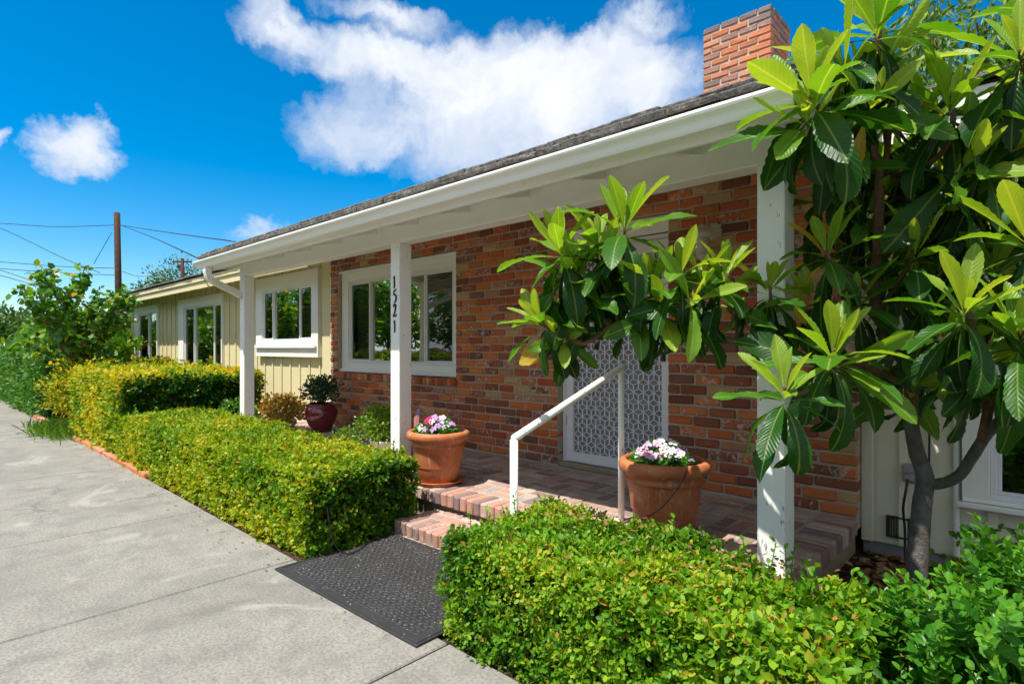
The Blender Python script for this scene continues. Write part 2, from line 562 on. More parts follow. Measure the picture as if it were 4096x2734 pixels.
def terracotta():
    m, n = material('terracotta')
    p = n.pos()
    c = n.ramp(n.noise(p, 7, 5, .6), [(.3, (.33, .09, .03)), (.5, (.45, .14, .05)), (.7, (.53, .20, .085))])
    drip = n.noise(n.map(p, (1, 1, .22)), 34, 6, .72)
    c = n.mix(n.ramp(drip, [(.56, 0), (.70, .7)]), c, (.60, .48, .39))
    c = n.mix(n.ramp(n.noise(n.map(p, (1, 1, .4)), 11, 5, .65), [(.55, 0), (.75, .5)]), c, (.20, .055, .022))
    n.out(n.bsdf(c, .55, n.bump(n.noise(p, 110, 4), .2, .004), .4))
    return m
M_terra = terracotta()
M_burg = simple('burgundy_glaze', (.15, .010, .018), .16, 0, .6, .6, .35, 9)
M_planter = simple('cream_planter', (.66, .60, .48), .55)

def leaf_mat(name, stops, rough=.45, trans=.35, tcol=1.6, src='attr', veins=False, spec=.5):
    m, n = material(name)
    if src == 'object':
        oi = n.new('ShaderNodeObjectInfo')
        sep = n.new('ShaderNodeSeparateColor'); n.put(sep.inputs[0], oi.outputs['Color'])
        r = sep.outputs[0]
    else:
        r = n.attr('rnd')
    p = n.pos()
    c = n.ramp(r, stops)
    c = n.mix(n.math('MULTIPLY', n.noise(p, 40, 3), .5), c, n.mix(1, c, (.55, .62, .5), 'MULTIPLY'))
    nor = None
    if veins == 'mid':
        av = n.math('ABSOLUTE', n.attr('lv'))
        c = n.mix(n.ramp(av, [(.015, .7), (.045, 0)]), c, n.mix(1, c, (1.8, 1.5, 1.6), 'MULTIPLY'))
    elif veins:
        u = n.attr('lu'); v = n.attr('lv')
        av = n.math('ABSOLUTE', v)
        ph = n.math('SUBTRACT', n.math('MULTIPLY', u, 15), n.math('MULTIPLY', av, 22))
        sw = n.math('SINE', n.math('MULTIPLY', ph, 6.283))
        vein = n.ramp(sw, [(.90, 0), (.995, .35)])
        mid = n.ramp(av, [(.004, .8), (.012, 0)])
        pale = n.mix(1, c, (1.7, 1.5, 1.9), 'MULTIPLY')
        c = n.mix(vein, c, pale); c = n.mix(mid, c, n.mix(.5, pale, (.30, .36, .10)))
        spot = n.ramp(n.noise(p, 24, 4, .6), [(.70, 0), (.76, .6)])
        c = n.mix(spot, c, n.mix(.6, c, (.30, .20, .03)))
        nor = n.bump(n.math('ADD', n.math('MULTIPLY', sw, .5), n.math('MULTIPLY', n.noise(p, 90, 3), .35)), .25, .004)
    b = n.bsdf(c, rough, nor, spec)
    t = n.new('ShaderNodeBsdfTranslucent')
    tc = n.mix(1, c, (1.9 * tcol, 1.55 * tcol, .55 * tcol), 'MULTIPLY')
    n.put(t.inputs[0], tc)
    mx = n.new('ShaderNodeMixShader'); mx.inputs[0].default_value = trans
    n.nt.links.new(b, mx.inputs[1]); n.nt.links.new(t.outputs[0], mx.inputs[2])
    n.out(mx.outputs[0])
    return m

LOQ = [(0, (.007, .042, .005)), (.35, (.018, .085, .007)), (.6, (.065, .19, .011)), (.8, (.15, .29, .02)), (.97, (.27, .38, .045)), (1, (.42, .30, .03))]
M_loq = leaf_mat('loquat_leaf', LOQ, .40, .36, 1.5, 'object', True, .35)
M_loq_j = leaf_mat('loquat_leaf_inner', LOQ, .40, .36, 1.5, 'attr', True, .35)
HG = [(0, (.018, .08, .006)), (.25, (.05, .17, .008)), (.5, (.12, .28, .012)), (.75, (.25, .38, .016)), (.9, (.38, .40, .03)), (.96, (.42, .25, .045)), (1, (.38, .15, .03))]
M_hedge_right = leaf_mat('hedge_leaf', HG, .5, .3, 1.5, spec=.22)
HL = [(0, (.018, .08, .006)), (.25, (.06, .18, .008)), (.5, (.16, .29, .012)), (.75, (.32, .39, .016)), (.9, (.46, .40, .03)), (.96, (.46, .24, .03)), (1, (.38, .12, .03))]
M_hedge_left = leaf_mat('clipped_hedge_leaf', HL, .5, .3, 1.5, spec=.22)
HY = [(0, (.015, .09, .006)), (.25, (.08, .20, .010)), (.5, (.24, .34, .014)), (.75, (.46, .44, .018)), (.92, (.58, .40, .022)), (1, (.46, .19, .02))]
M_hedge_yellow = leaf_mat('yellowing_hedge_leaf', HY, .5, .3, 1.4, spec=.22)
M_round_o = leaf_mat('round_bush_leaf', [(0, (.03, .15, .012)), (.5, (.08, .26, .02)), (.85, (.16, .34, .025)), (1, (.34, .28, .03))], .36, .3, 1.5, 'object', 'mid', .35)
M_round = leaf_mat('round_bush_inner_leaf', [(0, (.02, .11, .01)), (.5, (.06, .22, .016)), (.85, (.13, .31, .022)), (1, (.32, .26, .03))], .36, .3, 1.5, veins='mid', spec=.35)
M_shrub = leaf_mat('dark_shrub_leaf', [(0, (.018, .085, .008)), (.5, (.05, .19, .014)), (.9, (.12, .28, .018)), (1, (.25, .25, .03))], .4, .3, 1.3)
M_redbud = leaf_mat('heart_leaf', [(0, (.022, .10, .008)), (.5, (.06, .20, .012)), (.9, (.15, .30, .018)), (1, (.36, .24, .04))], .4, .35, 1.4)
M_far = leaf_mat('far_tree_leaf', [(0, (.018, .07, .012)), (.5, (.045, .13, .016)), (1, (.10, .20, .02))], .5, .3, 1.3)
M_feather = leaf_mat('feathery_leaf', [(0, (.035, .11, .012)), (.5, (.09, .19, .016)), (1, (.19, .28, .025))], .5, .4, 1.3)
M_jade = leaf_mat('jade_leaf', [(0, (.14, .17, .02)), (.5, (.38, .28, .03)), (.85, (.45, .20, .03)), (1, (.30, .08, .02))], .35, .15, 1.2)
M_small = leaf_mat('small_glossy_leaf', [(0, (.012, .05, .02)), (1, (.04, .11, .04))], .3, .2, 1.2)
M_lime = leaf_mat('lime_leaf', [(0, (.05, .17, .01)), (1, (.22, .36, .02))], .4, .35, 1.4)
M_vinca = leaf_mat('vinca_leaf', [(0, (.02, .12, .01)), (1, (.08, .26, .02))], .35, .3, 1.3)
M_dry = leaf_mat('dry_leaf', [(0, (.16, .07, .03)), (.5, (.30, .14, .05)), (.8, (.38, .22, .10)), (1, (.45, .36, .22))], .8, .15, 1)
M_dead = simple('dead_loquat_leaf', (.22, .12, .085), .7, var=.4, sc=30)

def bark(name, a, b, sc=40):
    m, n = material(name)
    p = n.pos()
    c = n.mix(n.noise(n.map(p, (1, 1, .5)), sc, 6, .7), a, b)
    c = n.mix(n.ramp(n.noise(p, 9, 3), [(.5, 0), (.7, .5)]), c, tuple(x * 1.5 for x in b))
    n.out(n.bsdf(c, .85, n.bump(n.noise(n.map(p, (1, 1, .6)), sc * 1.6, 5, .7), 1.0, .02), .25))
    return m
M_bark = bark('loquat_bark', (.07, .045, .03), (.24, .15, .085))
M_bark_low = bark('grey_trunk_bark', (.05, .045, .042), (.20, .18, .165))
M_hedge_core = bark('hedge_core_dark', (.010, .010, .006), (.035, .028, .014), 20)  # near-black: the shade inside the hedges put into the colour
M_pole = bark('pole_wood', (.02, .010, .007), (.10, .05, .028), 16)

def shingle():
    m, n = material('weathered_shingle')
    p = n.pos()
    c = n.ramp(n.noise(p, 30, 6, .75), [(.3, (.05, .048, .045)), (.52, (.19, .18, .165)), (.72, (.40, .38, .35))])
    n.out(n.bsdf(c, .95, n.bump(n.noise(p, 45, 6, .8), 1.0, .02), .2))
    return m
M_shingle = shingle()
M_shingle_far = simple('grey_roof_shingle', (.20, .17, .16), .9, var=.4, sc=9)
def petal(name, c0, c1):
    m, n = material(name)
    u = n.attr('lu')
    c = n.mix(n.ramp(u, [(.08, 0), (.3, 1)]), c0, c1)
    b = n.bsdf(c, .6, None, .2)
    t = n.new('ShaderNodeBsdfTranslucent'); n.put(t.inputs[0], c)
    mx = n.new('ShaderNodeMixShader'); mx.inputs[0].default_value = .25
    n.nt.links.new(b, mx.inputs[1]); n.nt.links.new(t.outputs[0], mx.inputs[2]); n.out(mx.outputs[0])
    return m
M_pw = petal('white_petal', (.75, .35, .5), (.86, .85, .86))
M_pp = petal('pink_petal', (.6, .05, .25), (.82, .42, .66))
M_pl = petal('lilac_petal', (.5, .1, .5), (.62, .36, .74))
M_ph = petal('hot_pink_petal', (.5, .01, .08), (.82, .025, .20))

# ------------------------------------------------------------------ ground, driveway, beds
def grid_sheet(name, x0, x1, y0, y1, z, nx, ny, amp, mat):
    xs = np.linspace(x0, x1, nx); ys = np.linspace(y0, y1, ny)
    X, Y = np.meshgrid(xs, ys, indexing='ij')
    Z = z + amp * (np.sin(X * 3.1 + Y * 2.3) * .5 + np.sin(X * 7.7 - Y * 5.1) * .3 + rng.normal(0, .25, X.shape))
    V = np.stack([X, Y, Z], -1).reshape(-1, 3)
    I = np.arange(nx * ny).reshape(nx, ny)
    F = np.stack([I[:-1, :-1], I[1:, :-1], I[1:, 1:], I[:-1, 1:]], -1).reshape(-1, 4)
    return obj(name, fast_mesh(name, V, F, smooth=True), mat)

g = obj('ground', mesh('ground', [(-900, -900, -.06), (900, -900, -.06), (900, 900, -.06), (-900, 900, -.06)], [(0, 1, 2, 3)]), M_soil)
tag(g, 'bare dark earth around the house and driveway', 'ground', kind='structure')
s_ = grid_sheet('garden_bed', -22, 6, 1.585, 4.3, -.015, 150, 26, .010, M_soil)
tag(s_, 'dry brown garden soil between driveway and porch', 'soil', kind='structure')

# driveway: cast slabs with tooled joints
drive = obj('driveway', mesh('driveway', [(-60, -5.0, -.05), (20, -5.0, -.05), (20, 1.58, -.05), (-60, 1.58, -.05)], [(0, 1, 2, 3)]), M_dark)
tag(drive, 'pale grey concrete driveway with tooled joints', 'driveway', kind='structure')
xs = [-60, -44, -30, -21, -16.2, -12.9, -9.7, -7.06, -4.73, -3.225, -1.832, .2, 3, 9, 20]
ys = [-5.0, -1.9, 1.575]
for i in range(len(xs) - 1):
    for j in range(2):
        gap = .011 if xs[i] in (-3.225, -1.832) or xs[i + 1] in (-3.225, -1.832) else .006
        v, f = cbox(xs[i + 1] - xs[i] - gap, ys[j + 1] - ys[j] - gap, .045, .006)
        o = obj('slab', mesh('slab', v, f), M_concrete, drive)
        o.location = ((xs[i] + xs[i + 1]) / 2, (ys[j] + ys[j + 1]) / 2, -.0225)

# ------------------------------------------------------------------ bricks
BR = []
for q in range(8):
    rr = random.Random(q)
    v, f = cbox(1, 1, 1, .0)
    BR.append(q)
_bm = {}
def brick_mesh(L, D, H, var, pre):
    """Rounded, slightly irregular brick; alike pieces share mesh data."""
    key = (round(L, 2), round(D, 2), round(H, 3), var, pre)
    if key not in _bm:
        rr = random.Random(hash(key) & 0xffff)
        v, f = cbox(key[0], key[1], key[2], .009, .0032, rr)
        _bm[key] = mesh(pre, v, f)
    return _bm[key]

def lay_bricks(items, pre, parent, mat, mat_j, limit, tint=0.):
    """items: (centre, (L, D, H), rotz or None). The nearest `limit` become objects, the others one joined part."""
    items = sorted(items, key=lambda t: (Vector(t[0]) - Vector((0, 0, 1.25))).length)
    rr = random.Random(len(items))
    for c, s, rz in items[:limit]:
        me = brick_mesh(*s, rr.randrange(5), pre)
        o = obj(pre, me, mat, parent)
        o.location = c
        o.rotation_euler = (rr.uniform(-.012, .012), rr.uniform(-.012, .012), (rz or 0) + rr.uniform(-.01, .01))
        o.color = (rr.random(), rr.random(), 0, 1)
    rest = items[limit:]
    if rest:
        V = []; F = []; A = []; B = []
        for c, s, rz in rest:
            v, f = cbox(*s, .009, .0032, rr)
            R = Matrix.Rotation(rz or 0, 3, 'Z')
            o = len(V)
            V += [Vector(c) + R @ Vector(p) for p in v]; F += [tuple(i + o for i in q) for q in f]
            a, b = rr.random(), rr.random()
            A += [a] * len(v); B += [b] * len(v)
        me = mesh(pre + '_rows', V, F)
        for nm, arr in (('rnd', A), ('rnd2', B)):
            at = me.attributes.new(nm, 'FLOAT', 'POINT'); at.data.foreach_set('value', arr)
        o = obj('far_' + pre + 's', me, mat_j, parent)
        o['kind'] = 'stuff'

FLOOR = .22
# porch floor: mortar bed, basket-weave bricks, rowlock edges
pm = MB()
pm.box(-8.6, -.80, 2.63, 3.93, FLOOR - .0845, FLOOR - .006, .002)
porch = pm.build('porch_floor', M_mortar_floor)
pb_ = MB(); pb_.box(-8.6, -.83, 2.66, 4.02, -.05, FLOOR - .0855, .002); pb_.build('plinth', M_stucco, porch)
tag(porch, 'raised brick porch floor with rowlock brick edge', 'porch', kind='structure')
it = []
PW = .0675
x = -.835
X_L = -8.6
while x > X_L:                      # rowlock along the front edge, bricks on edge
    it.append(((x - PW / 2 + .0, 2.6 + .1, FLOOR - .046), (.2, PW - .009, .094), math.pi / 2)); x -= PW
y = 2.6 + .2 + .012 + PW / 2
yy = 2.6 + PW / 2
while yy < 3.93:                    # rowlock along the open end
    it.append(((-.79 - .1 + .0, yy, FLOOR - .045), (.205, PW - .009, .094), 0)); yy += PW
it = [t for t in it if not (t[0][0] > -1.0 and t[2] != 0)]
ux = .208
y0 = 2.812
r = 0
yy = y0
row = 0
while yy < 3.93:
    x = -1.0
    col = 0
    while x > X_L:
        if (row + col) % 2 == 0:
            for k in range(2):
                it.append(((x - ux / 2, yy + ux / 4 + k * ux / 2, FLOOR - .033 + random.uniform(-.002, .002)), (ux - .012, ux / 2 - .012, .062), 0))
        else:
            for k in range(2):
                it.append(((x - ux / 4 - k * ux / 2, yy + ux / 2, FLOOR - .033 + random.uniform(-.002, .002)), (ux - .012, ux / 2 - .012, .062), math.pi / 2))
        x -= ux; col += 1
    yy += ux; row += 1
it = [t for t in it if t[0][1] < 3.90]
lay_bricks(it, 'paving_brick', porch, M_pave, M_pave_j, 300)

# lower step
sm = MB()
sm.box(-3.2, -.9, 2.27, 2.635, -.05, .082, .002)
sm.box(-3.24, -.9, 2.235, 2.30, -.05, .006, .003)
step = sm.build('porch_step', M_mortar_floor)
tag(step, 'low brick step below the porch edge', 'step', kind='structure')
it = []
x = -3.2
while x < -.95:
    it.append(((x + PW / 2, 2.25 + .1, .046), (.2, PW - .008, .09), math.pi / 2)); x += PW
x = -3.2
while x < -.95:
    it.append(((x + .104, 2.25 + .2 + .012 + .048, .0585), (.198, .094, .062), 0))
    it.append(((x + .104 + (.1), 2.25 + .2 + .012 + .048 + .104, .0585), (.198, .074, .062), 0)); x += .21
lay_bricks(it, 'step_brick', step, M_pave, M_pave_j, 300)

# ------------------------------------------------------------------ the house
house = empty('ranch_house', (-4, 4, 0), 'single-storey ranch house with red brick porch wall and cream siding', 'house')
YB = 3.91
OPEN = [(-6.83, -4.46, .855, 2.285), (-3.10, -2.046, .0, 2.275)]
ZT = 2.62
wm = MB()
yb0, yb1 = YB + .013, 4.04
wm.box(-7.02 + .006, -6.83, yb0, yb1, .15, ZT, .001)
wm.box(-6.83, -4.46, yb0, yb1, .15, .90, .001)
wm.box(-6.83, -4.46, yb0, yb1, 2.285, ZT, .001)
wm.box(-4.46, -3.10 - .004, yb0, yb1, .15, ZT, .001)
wm.box(-3.104, -2.046, yb0, yb1, 2.275, ZT, .001)
wm.box(-2.042, -.80, yb0, yb1, .15, ZT, .001)
bw = wm.build('brick_wall', M_mortar, house)
CH = .0762
it = []
nc = int((ZT - FLOOR) / CH)
for k in range(nc):
    z = FLOOR + .004 + CH * (k + .5)
    runs = [(-7.02, -.792)]
    for (a, b, z0, z1) in OPEN:
        if z + CH * .3 > z0 and z - CH * .3 < z1:
            nr = []
            for (p, q) in runs:
                if b <= p or a >= q: nr.append((p, q)); continue
                if a - p > .03: nr.append((p, a))
                if q - b > .03: nr.append((b, q))
            runs = nr
    for (p, q) in runs:
        x = p; first = True
        while x < q - .03:
            L = random.uniform(.195, .218)
            if first and k % 2: L = .10
            first = False
            if q - (x + L) < .055: L = q - x
            L = min(L, q - x)
            it.append(((x + L / 2, YB + .045 + random.uniform(-.003, .003), z + random.uniform(-.002, .002)), (L - .012, .09, CH - .013), 0))
            x += L
# sloping rowlock sill under the wide window
x = -6.83
while x < -4.50:
    it.append(((x + .034, YB + .03, .895), (.06, .125, .082), 0)); x += .0685
lay_bricks(it, 'brick', bw, M_brick, M_brick_j, 300)

# siding walls: boards with battens
def siding(name, x0, x1, z0, z1, mat, spacing, y=4.05, skip=(), bat=None):
    w = MB()
    xx = x0
    for (a, b, c, d_) in sorted(skip):
        w.box(xx, a + .06, y, y + .12, z0, z1, .001)
        w.box(a + .06, b - .06, y, y + .12, z0, c + .06, .001); w.box(a + .06, b - .06, y, y + .12, d_ - .06, z1, .001)
        xx = b - .06
    w.box(xx, x1, y, y + .12, z0, z1, .001)
    o = w.build(name, mat, house)
    b0 = MB(); b0.box(-.021, .021, -.018, -.001, 0, 1, .003)
    me = mesh('batten', b0.v, b0.f); me.materials.append(mat)
    x = x0 + spacing * .5
    while x < x1:
        segs = [(z0 + .002, z1)]
        for (a, b, c, d_) in skip:
            if a - .02 < x < b + .02:
                segs = [(z0 + .002, c), (d_, z1)]
        for (c, d_) in segs:
            if d_ - c > .03:
                q = obj('batten', me, None, o); q.location = (x, y, c); q.scale = (1, 1, d_ - c)
        x += spacing
    return o
WA = (-9.57, -7.47, 1.12, 2.39)
WB = (-13.6, -11.13, .80, 2.29)
WC = (-17.08, -15.11, .80, 2.29)
siding('siding_wall', -18.06, -7.03, -.05, 2.66, M_yellow, .305, skip=(WA, WB, WC))
ct = MB(); ct.box(-7.40, -7.045, 4.0, 4.045, .0, 2.6, .004); ct.build('corner_board', M_yellow, house)
ct = MB(); ct.box(-7.13, -7.025, 3.975, 3.999, .0, 2.6, .004); ct.build('corner_board', M_white, house)
WR = (-.31, 1.5, .376, 2.2)
siding('siding_wall', -.79, 4.0, .07, 2.66, M_cream, .405, skip=(WR,))
ct = MB(); ct.box(-.797, -.735, 4.005, 4.045, .075, 2.6, .004); ct.build('corner_board', M_cream, house)
fm = MB(); fm.box(-.80, 4.0, 4.075, 4.17, -.06, .068, .004); fm.build('foundation', M_found, house)
# end wall of the far wing and back shell, so the house is closed
sh = MB()
sh.box(-18.06, -17.94, 4.171, 11.0, -.05, 2.66, .002); sh.box(3.88, 4.0, 4.171, 11, -.05, 2.66, .002); sh.box(-18.06, 4.0, 11.0, 11.12, -.05, 2.66, .002)
sh.build('outer_wall', M_yellow, house)
rm = MB()
for (a, b) in ((-17.9, -14.4), (-14.3, -10.6), (-10.5, -7.1), (-7.0, -3.4), (-3.3, -1.4), (-1.3, 3.8)):
    rm.box(a, b, 6.2, 6.25, .0, 2.6); rm.box(a, a + .05, 4.18, 6.19, 0, 2.6); rm.box(b - .05, b, 4.18, 6.19, 0, 2.6)
rm.box(-17.9, 3.8, 4.18, 6.3, 2.605, 2.65); rm.box(-17.9, 3.8, 4.18, 6.3, .0, .05)
rm.build('interior', M_room, house)

# ---- windows
def casing(w, a, b, c, d_, t0, t1, y0, y1, bt=None):
    bt = t1 if bt is None else bt
    w.box(a, a + t0, y0, y1, c + bt, d_ - t1); w.box(b - t0, b, y0, y1, c + bt, d_ - t1)
    w.box(a, b, y0 - .0015, y1, d_ - t1 + .0005, d_); w.box(a, b, y0 - .0015, y1, c, c + bt - .0005)

def window(x0, x1, z0, z1, y, splits, sl, trim=None, blinds=(), proud=.0, wall_y=4.05, sill=None, bmat=None):
    """Opening x0..x1, z0..z1; splits: mullion centres; sl: which lights slide and carry an insect screen."""
    root = MB(); F_ = .028
    casing(root, x0, x1, z0, z1, F_, F_, y, y + .06)
    wo = root.build('window', M_vinyl, house)
    if trim:
        a, b, c, d_ = trim
        t = MB()
        t.box(a, x0 - .001, y - .012 - proud, wall_y - .001, z0, z1); t.box(x1 + .001, b, y - .012 - proud, wall_y - .001, z0, z1)
        t.box(a, b, y - .014 - proud, wall_y - .001, z1 + .0005, d_, .004); t.box(a, b, y - .014 - proud, wall_y - .001, c, z0 - .0005, .004)
        t.build('casing', M_white, wo)
        if sill:
            s2 = MB(); s2.box(a - .0 + sill[2], b - sill[2], y - .05 - proud, y - .0145 - proud, sill[0], sill[1], .004); s2.build('sill', M_white, wo)
    edges = [x0 + F_] + list(splits) + [x1 - F_]
    for i in range(len(edges) - 1):
        a, b = edges[i], edges[i + 1]
        m_ = .011
        a2 = a + (m_ if i else 0); b2 = b - (m_ if i < len(edges) - 2 else 0)
        yo = y + (.012 if sl[i] else .028)
        fr = MB(); t = .020 if sl[i] else .010
        casing(fr, a2, b2, z0 + F_, z1 - F_, t, t, yo, yo + .022)
        s_o = fr.build('sash', M_vinyl, wo)
        g_ = MB(); g_.box(a2 + t, b2 - t, yo + .010, yo + .014, z0 + F_ + t, z1 - F_ - t, .0005)
        go = g_.build('pane', M_screen if sl[i] else M_glass, wo)
    for s in splits:
        mu = MB(); mu.box(s - .011, s + .011, y + .002, y + .055, z0 + F_, z1 - F_); mu.build('mullion', M_vinyl, wo)
    for (a, b, step_, zlow) in blinds:
        bl = MB(); z = z1 - .06
        while z > zlow:
            bl.bar((a, y + .10, z), (b, y + .10, z), .024, .0016, .0004, up=Vector((0, .45, 1)))
            z -= step_
        bo = bl.build('blind', bmat or M_blind, wo); bo['kind'] = 'stuff'
    return wo

wD = window(-6.66, -4.56, 1.065, 2.125, 3.985, (-6.18, -5.07), (1, 0, 1), (-6.825, -4.466, .945, 2.272), [(-6.6, -4.62, .026, 1.11)], sill=None)
e = MB(); e.box(-6.90, -4.47, 3.93, 3.969, 2.240, 2.272, .004); e.build('head_moulding', M_white, wD)
e = MB(); e.box(-6.83, -4.466, 3.945, 3.969, .945, .985, .004); e.build('sill', M_white, wD)
wA = window(-9.335, -7.675, 1.365, 2.19, 3.99, (-8.97, -8.06), (1, 0, 1), (-9.57, -7.48, 1.12, 2.395), [(-9.2, -7.75, .03, 1.40)], proud=.0, sill=(1.255, 1.295, .03))
window(-13.27, -11.17, .84, 2.115, 4.02, (-12.70, -11.59), (1, 0, 1), (-13.6, -11.13, .66, 2.29), proud=.01)
window(-16.72, -15.17, .84, 2.12, 4.02, (-15.92,), (1, 0), (-17.08, -15.11, .66, 2.295), proud=.01)
wR = window(-.19, 1.38, .43, 2.05, 4.02, (.6,), (1, 1), (-.31, 1.5, .405, 2.2), [(-.12, 1.3, .03, .5)], proud=.012, sill=(.376, .404, -.02), bmat=M_blind_dark)

# ---- front security door
def screen_mesh():
    m, n = material('door_screen')
    t = n.new('ShaderNodeBsdfTransparent'); t.inputs[0].default_value = (.9, .9, .92, 1)
    df = n.new('ShaderNodeBsdfDiffuse'); df.inputs[0].default_value = (.50, .50, .54, 1)
    mx = n.new('ShaderNodeMixShader'); mx.inputs[0].default_value = .30
    n.nt.links.new(t.outputs[0], mx.inputs[1]); n.nt.links.new(df.outputs[0], mx.inputs[2]); n.out(mx.outputs[0])
    return m

dr = MB()
dr.box(-3.098, -3.052, 3.985, 4.04, FLOOR + .03, 2.105); dr.box(-3.098, -2.046, 3.987, 4.04, 2.1055, 2.14)
door = dr.build('door', M_vinyl, house)
lf = MB()
xa, xb, za, zb = -3.048, -2.062, FLOOR + .042, 2.10
casing(lf, xa, xb, za, zb, .068, .10, 3.978, 4.01, .085)
leaf = lf.build('door_leaf', M_vinyl, door)
lat = MB()
A_ = .0528; cs = A_ * math.sqrt(3) / 2
px0, px1, pz0, pz1 = xa + .068, xb - .068, za + .085, zb - .10
def clipbar(p, q, w):
    (x1_, z1_), (x2_, z2_) = p, q
    t0, t1 = 0., 1.
    for (p0, dlt, lo, hi) in ((x1_, x2_ - x1_, px0, px1), (z1_, z2_ - z1_, pz0, pz1)):
        if abs(dlt) < 1e-9:
            if p0 < lo or p0 > hi: return
        else:
            ta, tb = (lo - p0) / dlt, (hi - p0) / dlt
            if ta > tb: ta, tb = tb, ta
            t0, t1 = max(t0, ta), min(t1, tb)
    if t1 - t0 > .02:
        lat.bar((x1_ + (x2_ - x1_) * t0, 3.994, z1_ + (z2_ - z1_) * t0), (x1_ + (x2_ - x1_) * t1, 3.994, z1_ + (z2_ - z1_) * t1), .006, w, .001, up=Vector((0, 0, 1)) if abs(x2_ - x1_) > 1e-6 else Vector((1, 0, 0)))
for i in range(-1, 24):
    for j in range(-1, 16):
        cx_ = px0 + i * cs; cz_ = pz0 + j * 3 * A_ + (i % 2) * 1.5 * A_
        for kk in range(6):
            an = math.radians(90 + 60 * kk)
            clipbar((cx_, cz_), (cx_ + A_ * math.cos(an), cz_ + A_ * math.sin(an)), 0.0105 if kk % 3 == 0 else .0065)
lo_ = lat.build('lattice', M_vinyl, leaf); lo_['label'] = 'white metal lattice of interlocking hexagons'
pn = MB(); pn.box(px0, px1, 4.002, 4.004, pz0, pz1, .0003); pn.build('insect_screen', screen_mesh(), leaf)
inn = MB(); inn.box(-3.05, -2.07, 4.10, 4.14, FLOOR + .04, 1.30, .004); inn.box(-2.98, -2.14, 4.085, 4.099, FLOOR + .18, 1.20, .01)
inn.box(-3.05, -2.95, 4.10, 4.14, 1.301, 2.1); inn.box(-2.17, -2.07, 4.10, 4.14, 1.301, 2.1)
inn.build('inner_door', M_greydoor, door)
cu = MB()
for k in range(26):
    xk = -2.95 + k * .03
    cu.box(xk, xk + .026, 4.118 + (k % 3) * .004, 4.13 + (k % 3) * .004, 1.30, 2.1, .005)
cu.build('curtain', M_curtain, door)
hp = MB(); hp.box(-2.125, -2.092, 3.966, 3.9775, 1.15, 1.335, .006); hd = hp.build('handle', M_black, door)
hp = MB(); hp.tube([(-2.108, 3.97, 1.285), (-2.108, 3.925, 1.285), (-2.13, 3.92, 1.284), (-2.18, 3.92, 1.280), (-2.225, 3.922, 1.288)], [.008, .008, .009, .008, .005], 8); hp.build('lever', M_black, hd)
hp = MB(); hp.lathe([(0, .0), (.009, 0), (.009, .006), (0, .007)], 12); ky = hp.build('lock', M_brass, hd); ky.location = (-2.108, 3.966, 1.235); ky.rotation_euler = (math.pi / 2, 0, 0)
for z in (.62, 1.2, 1.8):
    hg = MB(); hg.tube([(-3.05, 3.979, z - .045), (-3.05, 3.979, z + .045)], .007, 8); hg.build('hinge', M_steel, door)
th = MB(); th.box(-3.10, -2.046, 3.925, 4.05, FLOOR - .005, FLOOR + .035, .006); th.build('threshold', M_stucco, door)
hd2 = MB(); hd2.box(-3.16, -2.05, 3.955, 3.984, 2.145, 2.235, .004); hd2.box(-3.18, -2.05, 3.935, 3.984, 2.2355, 2.27, .006); hd2.build('door_head', M_white, door)

# ---- porch posts, beam, rafters, fascia
posts = []
for xc in (-6.765, -3.751, -.8815):
    p = MB(); p.box(xc - .06, xc + .06, 2.652, 2.772, FLOOR - .012, 2.0865, .005)
    posts.append(p.build('porch_post', M_post, house))
b = MB(); b.box(-6.83, -.815, 2.650, 2.774, 2.087, 2.262, .005); b.build('beam', M_white, house)
sl_ = .22
fa = MB(); fa.box(-6.98, -.66, 2.312, 2.338, 2.122, 2.262, .004); fa.build('fascia_board', M_white, house)
x = -6.82
while x < -.7:
    r_ = MB(); r_.bar((x, 2.339, 2.17), (x, 4.0, 2.17 + sl_ * 1.661), .042, .09, .003); r_.build('rafter', M_white, house); x += .56
cb = MB()
for k in range(11):
    y_ = 2.34 + k * .152
    cb.bar((-6.97, y_ + .075, 2.237 + sl_ * (y_ + .075 - 2.339)), (-.67, y_ + .075, 2.237 + sl_ * (y_ + .075 - 2.339)), .149, .018, .002, up=Vector((0, -sl_, 1)))
cb.build('ceiling_boards', M_white, house)
# plain end panels closing the porch roof
for xe in (-6.985, -.665):
    ep = MB()
    ep.add([(xe - .012, 2.345, 2.14), (xe - .012, 4.0, 2.50), (xe - .012, 4.0, 2.66), (xe - .012, 2.345, 2.275), (xe + .012, 2.345, 2.14), (xe + .012, 4.0, 2.50), (xe + .012, 4.0, 2.66), (xe + .012, 2.345, 2.275)],
           [(0, 3, 2, 1), (4, 5, 6, 7), (0, 1, 5, 4), (3, 7, 6, 2), (0, 4, 7, 3), (1, 2, 6, 5)])
    ep.build('rake_board', M_white, house)


# ---- gutter (K profile), downspout
prof = [(2.31, 2.228), (2.31, 2.150), (2.238, 2.150), (2.232, 2.158), (2.228, 2.168), (2.226, 2.178), (2.219, 2.188), (2.208, 2.196), (2.198, 2.203), (2.194, 2.212), (2.194, 2.222), (2.208, 2.222), (2.208, 2.217)]
gv = []; gf = []
XS = list(np.linspace(-6.99, -.66, 12))
for x in XS:
    for (y_, z_) in prof: gv.append((x, y_, z_))
k = len(prof)
for i in range(len(XS) - 1):
    for j in range(k - 1): gf.append((i * k + j, i * k + j + 1, (i + 1) * k + j + 1, (i + 1) * k + j))
gf.append(tuple(range(k - 2))); gf.append(tuple((len(XS) - 1) * k + j for j in range(k - 2))[::-1])
gut = obj('gutter', mesh('gutter', gv, gf), M_gutter, house)
mo = gut.modifiers.new('thick', 'SOLIDIFY'); mo.thickness = .0016
ds = MB()
